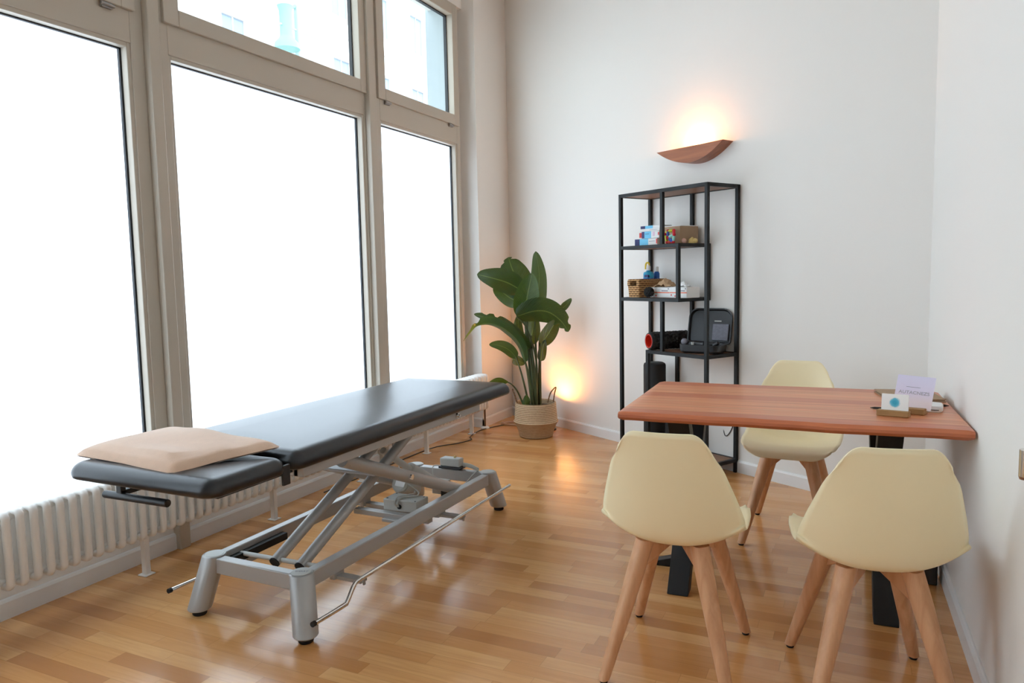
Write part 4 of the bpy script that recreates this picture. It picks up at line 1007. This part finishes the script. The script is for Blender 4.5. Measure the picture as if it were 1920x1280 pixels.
# big right drooping leaf
leaf([(-0.135, -0.09, 0.955), (0.0, -0.095, 0.995), (0.11, -0.085, 0.985), (0.205, -0.075, 0.915), (0.262, -0.07, 0.830)], 0.105, (0.40, -0.35, 0.85), -0.18, [B(0.0, -0.03), (0.01, -0.02, 0.6), (-0.06, -0.05, 0.86)], 0.007, 0.0, notch=((0.66, -1, 0.8), (0.78, -1, 0.75), (0.9, -1, 0.6), (0.84, 1, 0.5)))
leaf([(0.21, -0.02, 1.0), (0.25, -0.02, 1.035), (0.29, -0.02, 1.085)], 0.03, (0.7, 0.2, -0.7), 0.2)
# lower right leaf
leaf([(0.05, -0.02, 0.735), (0.10, -0.02, 0.80), (0.15, -0.02, 0.88), (0.20, -0.01, 0.955)], 0.062, (0.8, -0.2, -0.45), 0.3, [B(0.035, 0.0), (0.03, 0.0, 0.5)], 0.006)
# dark centre leaves
leaf([(-0.115, 0.07, 0.75), (-0.128, 0.08, 0.84), (-0.125, 0.09, 0.96)], 0.045, (1, 0.2, 0), 0.3, [B(-0.03, 0.04), (-0.07, 0.05, 0.55)], 0.006)
leaf([(-0.04, 0.02, 0.73), (-0.015, 0.02, 0.84), (0.005, 0.03, 0.97)], 0.062, (1, -0.2, -0.2), 0.3, [B(-0.005, 0.03), (-0.02, 0.02, 0.5)], 0.006)
# small right leaf
leaf([(0.045, -0.02, 0.60), (0.055, -0.03, 0.68), (0.085, -0.03, 0.77)], 0.036, (1, -0.3, 0), 0.4, [B(0.04, 0.01), (0.042, 0.0, 0.45)], 0.005)
# long arched left leaf with bent tip
leaf([(-0.075, -0.06, 0.60), (-0.12, -0.08, 0.745), (-0.215, -0.10, 0.85), (-0.33, -0.11, 0.905), (-0.43, -0.11, 0.895), (-0.50, -0.11, 0.83), (-0.548, -0.11, 0.775)], 0.052, (0.5, -0.55, 0.6), 0.55, [B(-0.02, -0.04), (-0.045, -0.05, 0.45)], 0.009, notch=((0.66, 1, 0.6), (0.66, -1, 0.6)))
# upper of the two arched leaves
leaf([(-0.045, -0.05, 0.70), (-0.14, -0.06, 0.80), (-0.26, -0.07, 0.895), (-0.36, -0.07, 0.945), (-0.465, -0.07, 0.98)], 0.060, (0.4, -0.5, 0.8), 0.35, [B(0.0, -0.03), (-0.02, -0.04, 0.5)], 0.007, notch=((0.62, 1, 0.6), (0.66, -1, 0.75), (0.8, 1, 0.5), (0.8, -1, 0.5)))
# backlit small left leaf
leaf([(-0.145, -0.05, 0.635), (-0.205, -0.07, 0.70), (-0.28, -0.08, 0.735), (-0.352, -0.08, 0.742)], 0.048, (0.25, -0.3, 1), 0.2, [B(-0.05, -0.05), (-0.10, -0.06, 0.48)], 0.006)
leaf([(-0.175, 0.04, 0.612), (-0.13, 0.04, 0.595), (-0.08, 0.04, 0.572)], 0.040, (0.2, 0.1, 1), 0.2)
# low left leaf
leaf([(-0.215, -0.09, 0.445), (-0.27, -0.11, 0.472), (-0.33, -0.12, 0.462), (-0.392, -0.12, 0.430)], 0.040, (0.1, -0.75, 0.6), -0.2, [B(-0.09, -0.06), (-0.14, -0.08, 0.37), (-0.185, -0.09, 0.43)], 0.005)
# sprout
leaf([(-0.085, -0.10, 0.245), (-0.075, -0.115, 0.30), (-0.07, -0.12, 0.35)], 0.030, (1, -0.2, 0), 0.5)
# bare stalks
for x, y, z1, lean in ((0.03, 0.03, 0.75, 0.01), (-0.01, 0.0, 0.80, -0.02), (0.005, -0.03, 0.70, -0.03)):
    MB().tube(smooth_path([B(x, y), (x + lean * 0.3, y, 0.5), (x + lean, y, z1)]), [0.014] * 8 + [0.010] * 9, 10).build('leaf_stalk', M['stem'], pl, local=True)

# floor uplight hidden behind the plant basket
UP = Vector((-2.268, 5.512, 0))
ul = thing('uplight', 'small uplighter on the floor behind the plant basket throwing a warm glow', 'lamp', UP, 0)
tilt = Matrix.Translation(UP + Vector((0, 0, 0.10))) @ Matrix.Rotation(math.radians(6), 4, Vector((0.505, 0.863, 0)))
can = MB()
rg = lambda r_, z: [tilt @ Vector((r_ * math.cos(2 * PI * k / 28), r_ * math.sin(2 * PI * k / 28), z)) for k in range(28)]
can.loft([rg(0.040, -0.02), rg(0.048, 0.0), rg(0.050, 0.12), rg(0.046, 0.12), rg(0.044, 0.01)])
can.build('housing', M['blackp'], ul)
MB().lathe([(0.055, 0), (0.055, 0.012), (0.015, 0.016), (0.012, 0.10)], (UP.x, UP.y, 0), 24).build('base', M['blackp'], ul)
bp_ = tilt @ Vector((0, 0, 0.062))
MB().sphere(bp_, 0.020, 14).build('bulb', M['bulb'], ul)
lp2 = tilt @ Vector((0, 0, 0.092))
l2 = lamp_light('uplight_light', lp2 - UP, 22.0, (1.0, 0.40, 0.10), 0.025); l2.parent = ul
# white cord coil beside the pot
ccl = []
for k in range(90):
    a = k * 0.30; ccl.append((-2.62 + (0.10 + 0.015 * math.sin(k * 0.7)) * math.cos(a) * 1.1, 5.60 + 0.06 * math.sin(a) + 0.01 * math.sin(k * 0.4), 0.006 + 0.0006 * k * 0.2))
ccl += [(-2.50, 5.62, 0.008), (-2.36, 5.60, 0.006), (-2.30, 5.575, 0.006)]
tag(MB().tube(ccl, 0.0042, 6).build('coiled_cord', M['cord'], None), 'loosely coiled pale power cord on the floor between pier and plant basket', 'cord')
tag(MB().tube(smooth_path([(-2.70, 5.56, 0.005), (-2.79, 5.30, 0.004), (-2.76, 5.05, 0.004), (-2.70, 4.95, 0.004), (-2.74, 4.80, 0.004), (-2.84, 4.62, 0.004), (-2.86, 4.2, 0.004), (-2.865, 3.4, 0.004)]), 0.0035, 6).build('floor_cable', M['blackp'], None), 'thin dark cable running along the floor under the radiator', 'cable')

# ---------------------------------------------------------------- right wall handle, corner clutter
dh = thing('door_handle', 'brushed steel cylindrical handle with dark end on the right wall', 'handle', (xrt(1.955), 1.955, 0.822), 0)
MB().tube([(-0.022, 0.02, 0.038), (-0.022, 0.02, -0.025)], 0.014, 24).tube([(-0.016, 0.02, 0.01), (0.0, 0.02, 0.01)], 0.008, 14).build('grip', M['chrome'], dh, local=True, bevel=0.001)
MB().tube([(-0.022, 0.02, -0.025), (-0.022, 0.02, -0.031)], [0.014, 0.012], 24).build('end_cap', M['shelfwood'], dh, local=True)
cc = thing('cable_box', 'dark cable box with grey leads on the floor in the right corner under the table', 'cable box', (0.275, 3.30, 0), 0.0)
MB().box((-0.03, -0.02, 0.004), (0.04, 0.10, 0.12)).build('housing', M['blackp'], cc, local=True, bevel=0.004)
ld = MB()
for k in range(4): ld.tube(smooth_path([(-0.045 + 0.012 * k, -0.03, 0.004), (-0.05 + 0.012 * k, -0.035, 0.05), (-0.045 + 0.012 * k, -0.03, 0.12), (-0.02, 0.02, 0.13)]), 0.005, 8)
ld.build('lead', M['greycord'], cc, local=True)
wdg = MB().poly([(-0.085, -0.015, 0.0), (0.05, -0.015, 0.0), (0.05, -0.015, 0.05), (-0.08, -0.015, 0.012)], (0, 0.05, 0))
single(wdg, 'floor_wedge', M['blacksteel'], 'low black wedge on the floor beside the left table leg', 'wedge', (-0.722, 3.09, 0.001), 0.05, bevel=0.002)

# ---------------------------------------------------------------- outside
struct(MB().box((-40, -40, -0.35), (-3.45, 70, -0.30)).build('street', M['street'], smooth=0))
fb = thing('apartment_building', 'pale plastered apartment building across the street', 'building', (-24, 25, -0.3), 0)
MB().box((-28, -25, -0.3), (-24, 75, 21)).build('wall', M['facade'], fb, smooth=0)
MB().box((-24.0, -25, 9.2), (-23.7, 75, 9.5)).box((-24.0, -25, 13.4), (-23.75, 75, 13.6)).box((-24.0, -25, 20.6), (-23.4, 75, 21.2)).build('cornice', M['cornice'], fb, smooth=0)
for z in (5.6, 10.2, 14.4):
    for k in range(14):
        y = 6 + 3.6 * k
        f = MB().box((-24.0, y - 0.75, z - 0.15), (-23.9, y + 0.75, z + 0.0)).box((-24.0, y - 0.7, z + 2.05), (-23.85, y + 0.7, z + 2.2)).box((-24, y - 0.72, z), (-23.94, y - 0.6, z + 2.05)).box((-24, y + 0.6, z), (-23.94, y + 0.72, z + 2.05)).box((-24, y - 0.04, z), (-23.95, y + 0.04, z + 2.05)).build('window_surround', M['cornice'], fb, smooth=0)
        MB().box((-24.0, y - 0.6, z), (-23.97, y + 0.6, z + 2.05)).build('pane', M['facadewin'], f, smooth=0)
sl_ = thing('street_lamp', 'verdigris street lamp on a pale pole outside the upper window', 'street lamp', (-9, 10.56, -0.3), 0)
MB().tube([(-9, 10.56, -0.3), (-9, 10.56, 7.5)], [0.09, 0.07], 18).build('pole', M['polegrey'], sl_)
MB().tube([(-9, 10.1, 5.62), (-9, 11.1, 5.62)], 0.018, 10).build('crossbar', M['polegrey'], sl_)
lh = MB().lathe([(0.10, 0.62), (0.14, 0.60), (0.11, 0.52), (0.11, 0.10), (0.13, 0.06), (0.20, -0.02), (0.22, -0.12), (0.02, -0.13)], (-9, 10.24, 5.35), 24)
lh.build('lantern_head', M['lampgreen'], sl_)
ring_ = [( -9 + 0.05 * math.sin(a), 10.78 + 0.20 * math.cos(a), 5.26 + 0.08 * math.sin(a)) for a in [2 * PI * k / 24 for k in range(25)]]
MB().tube(ring_, 0.010, 8).build('ring_bracket', M['cornice'], sl_)
MB().tube([(-9, 10.24, 5.9), (-9, 10.56, 6.05)], 0.03, 10).build('arm', M['lampgreen'], sl_)
bpy.context.view_layer.update()
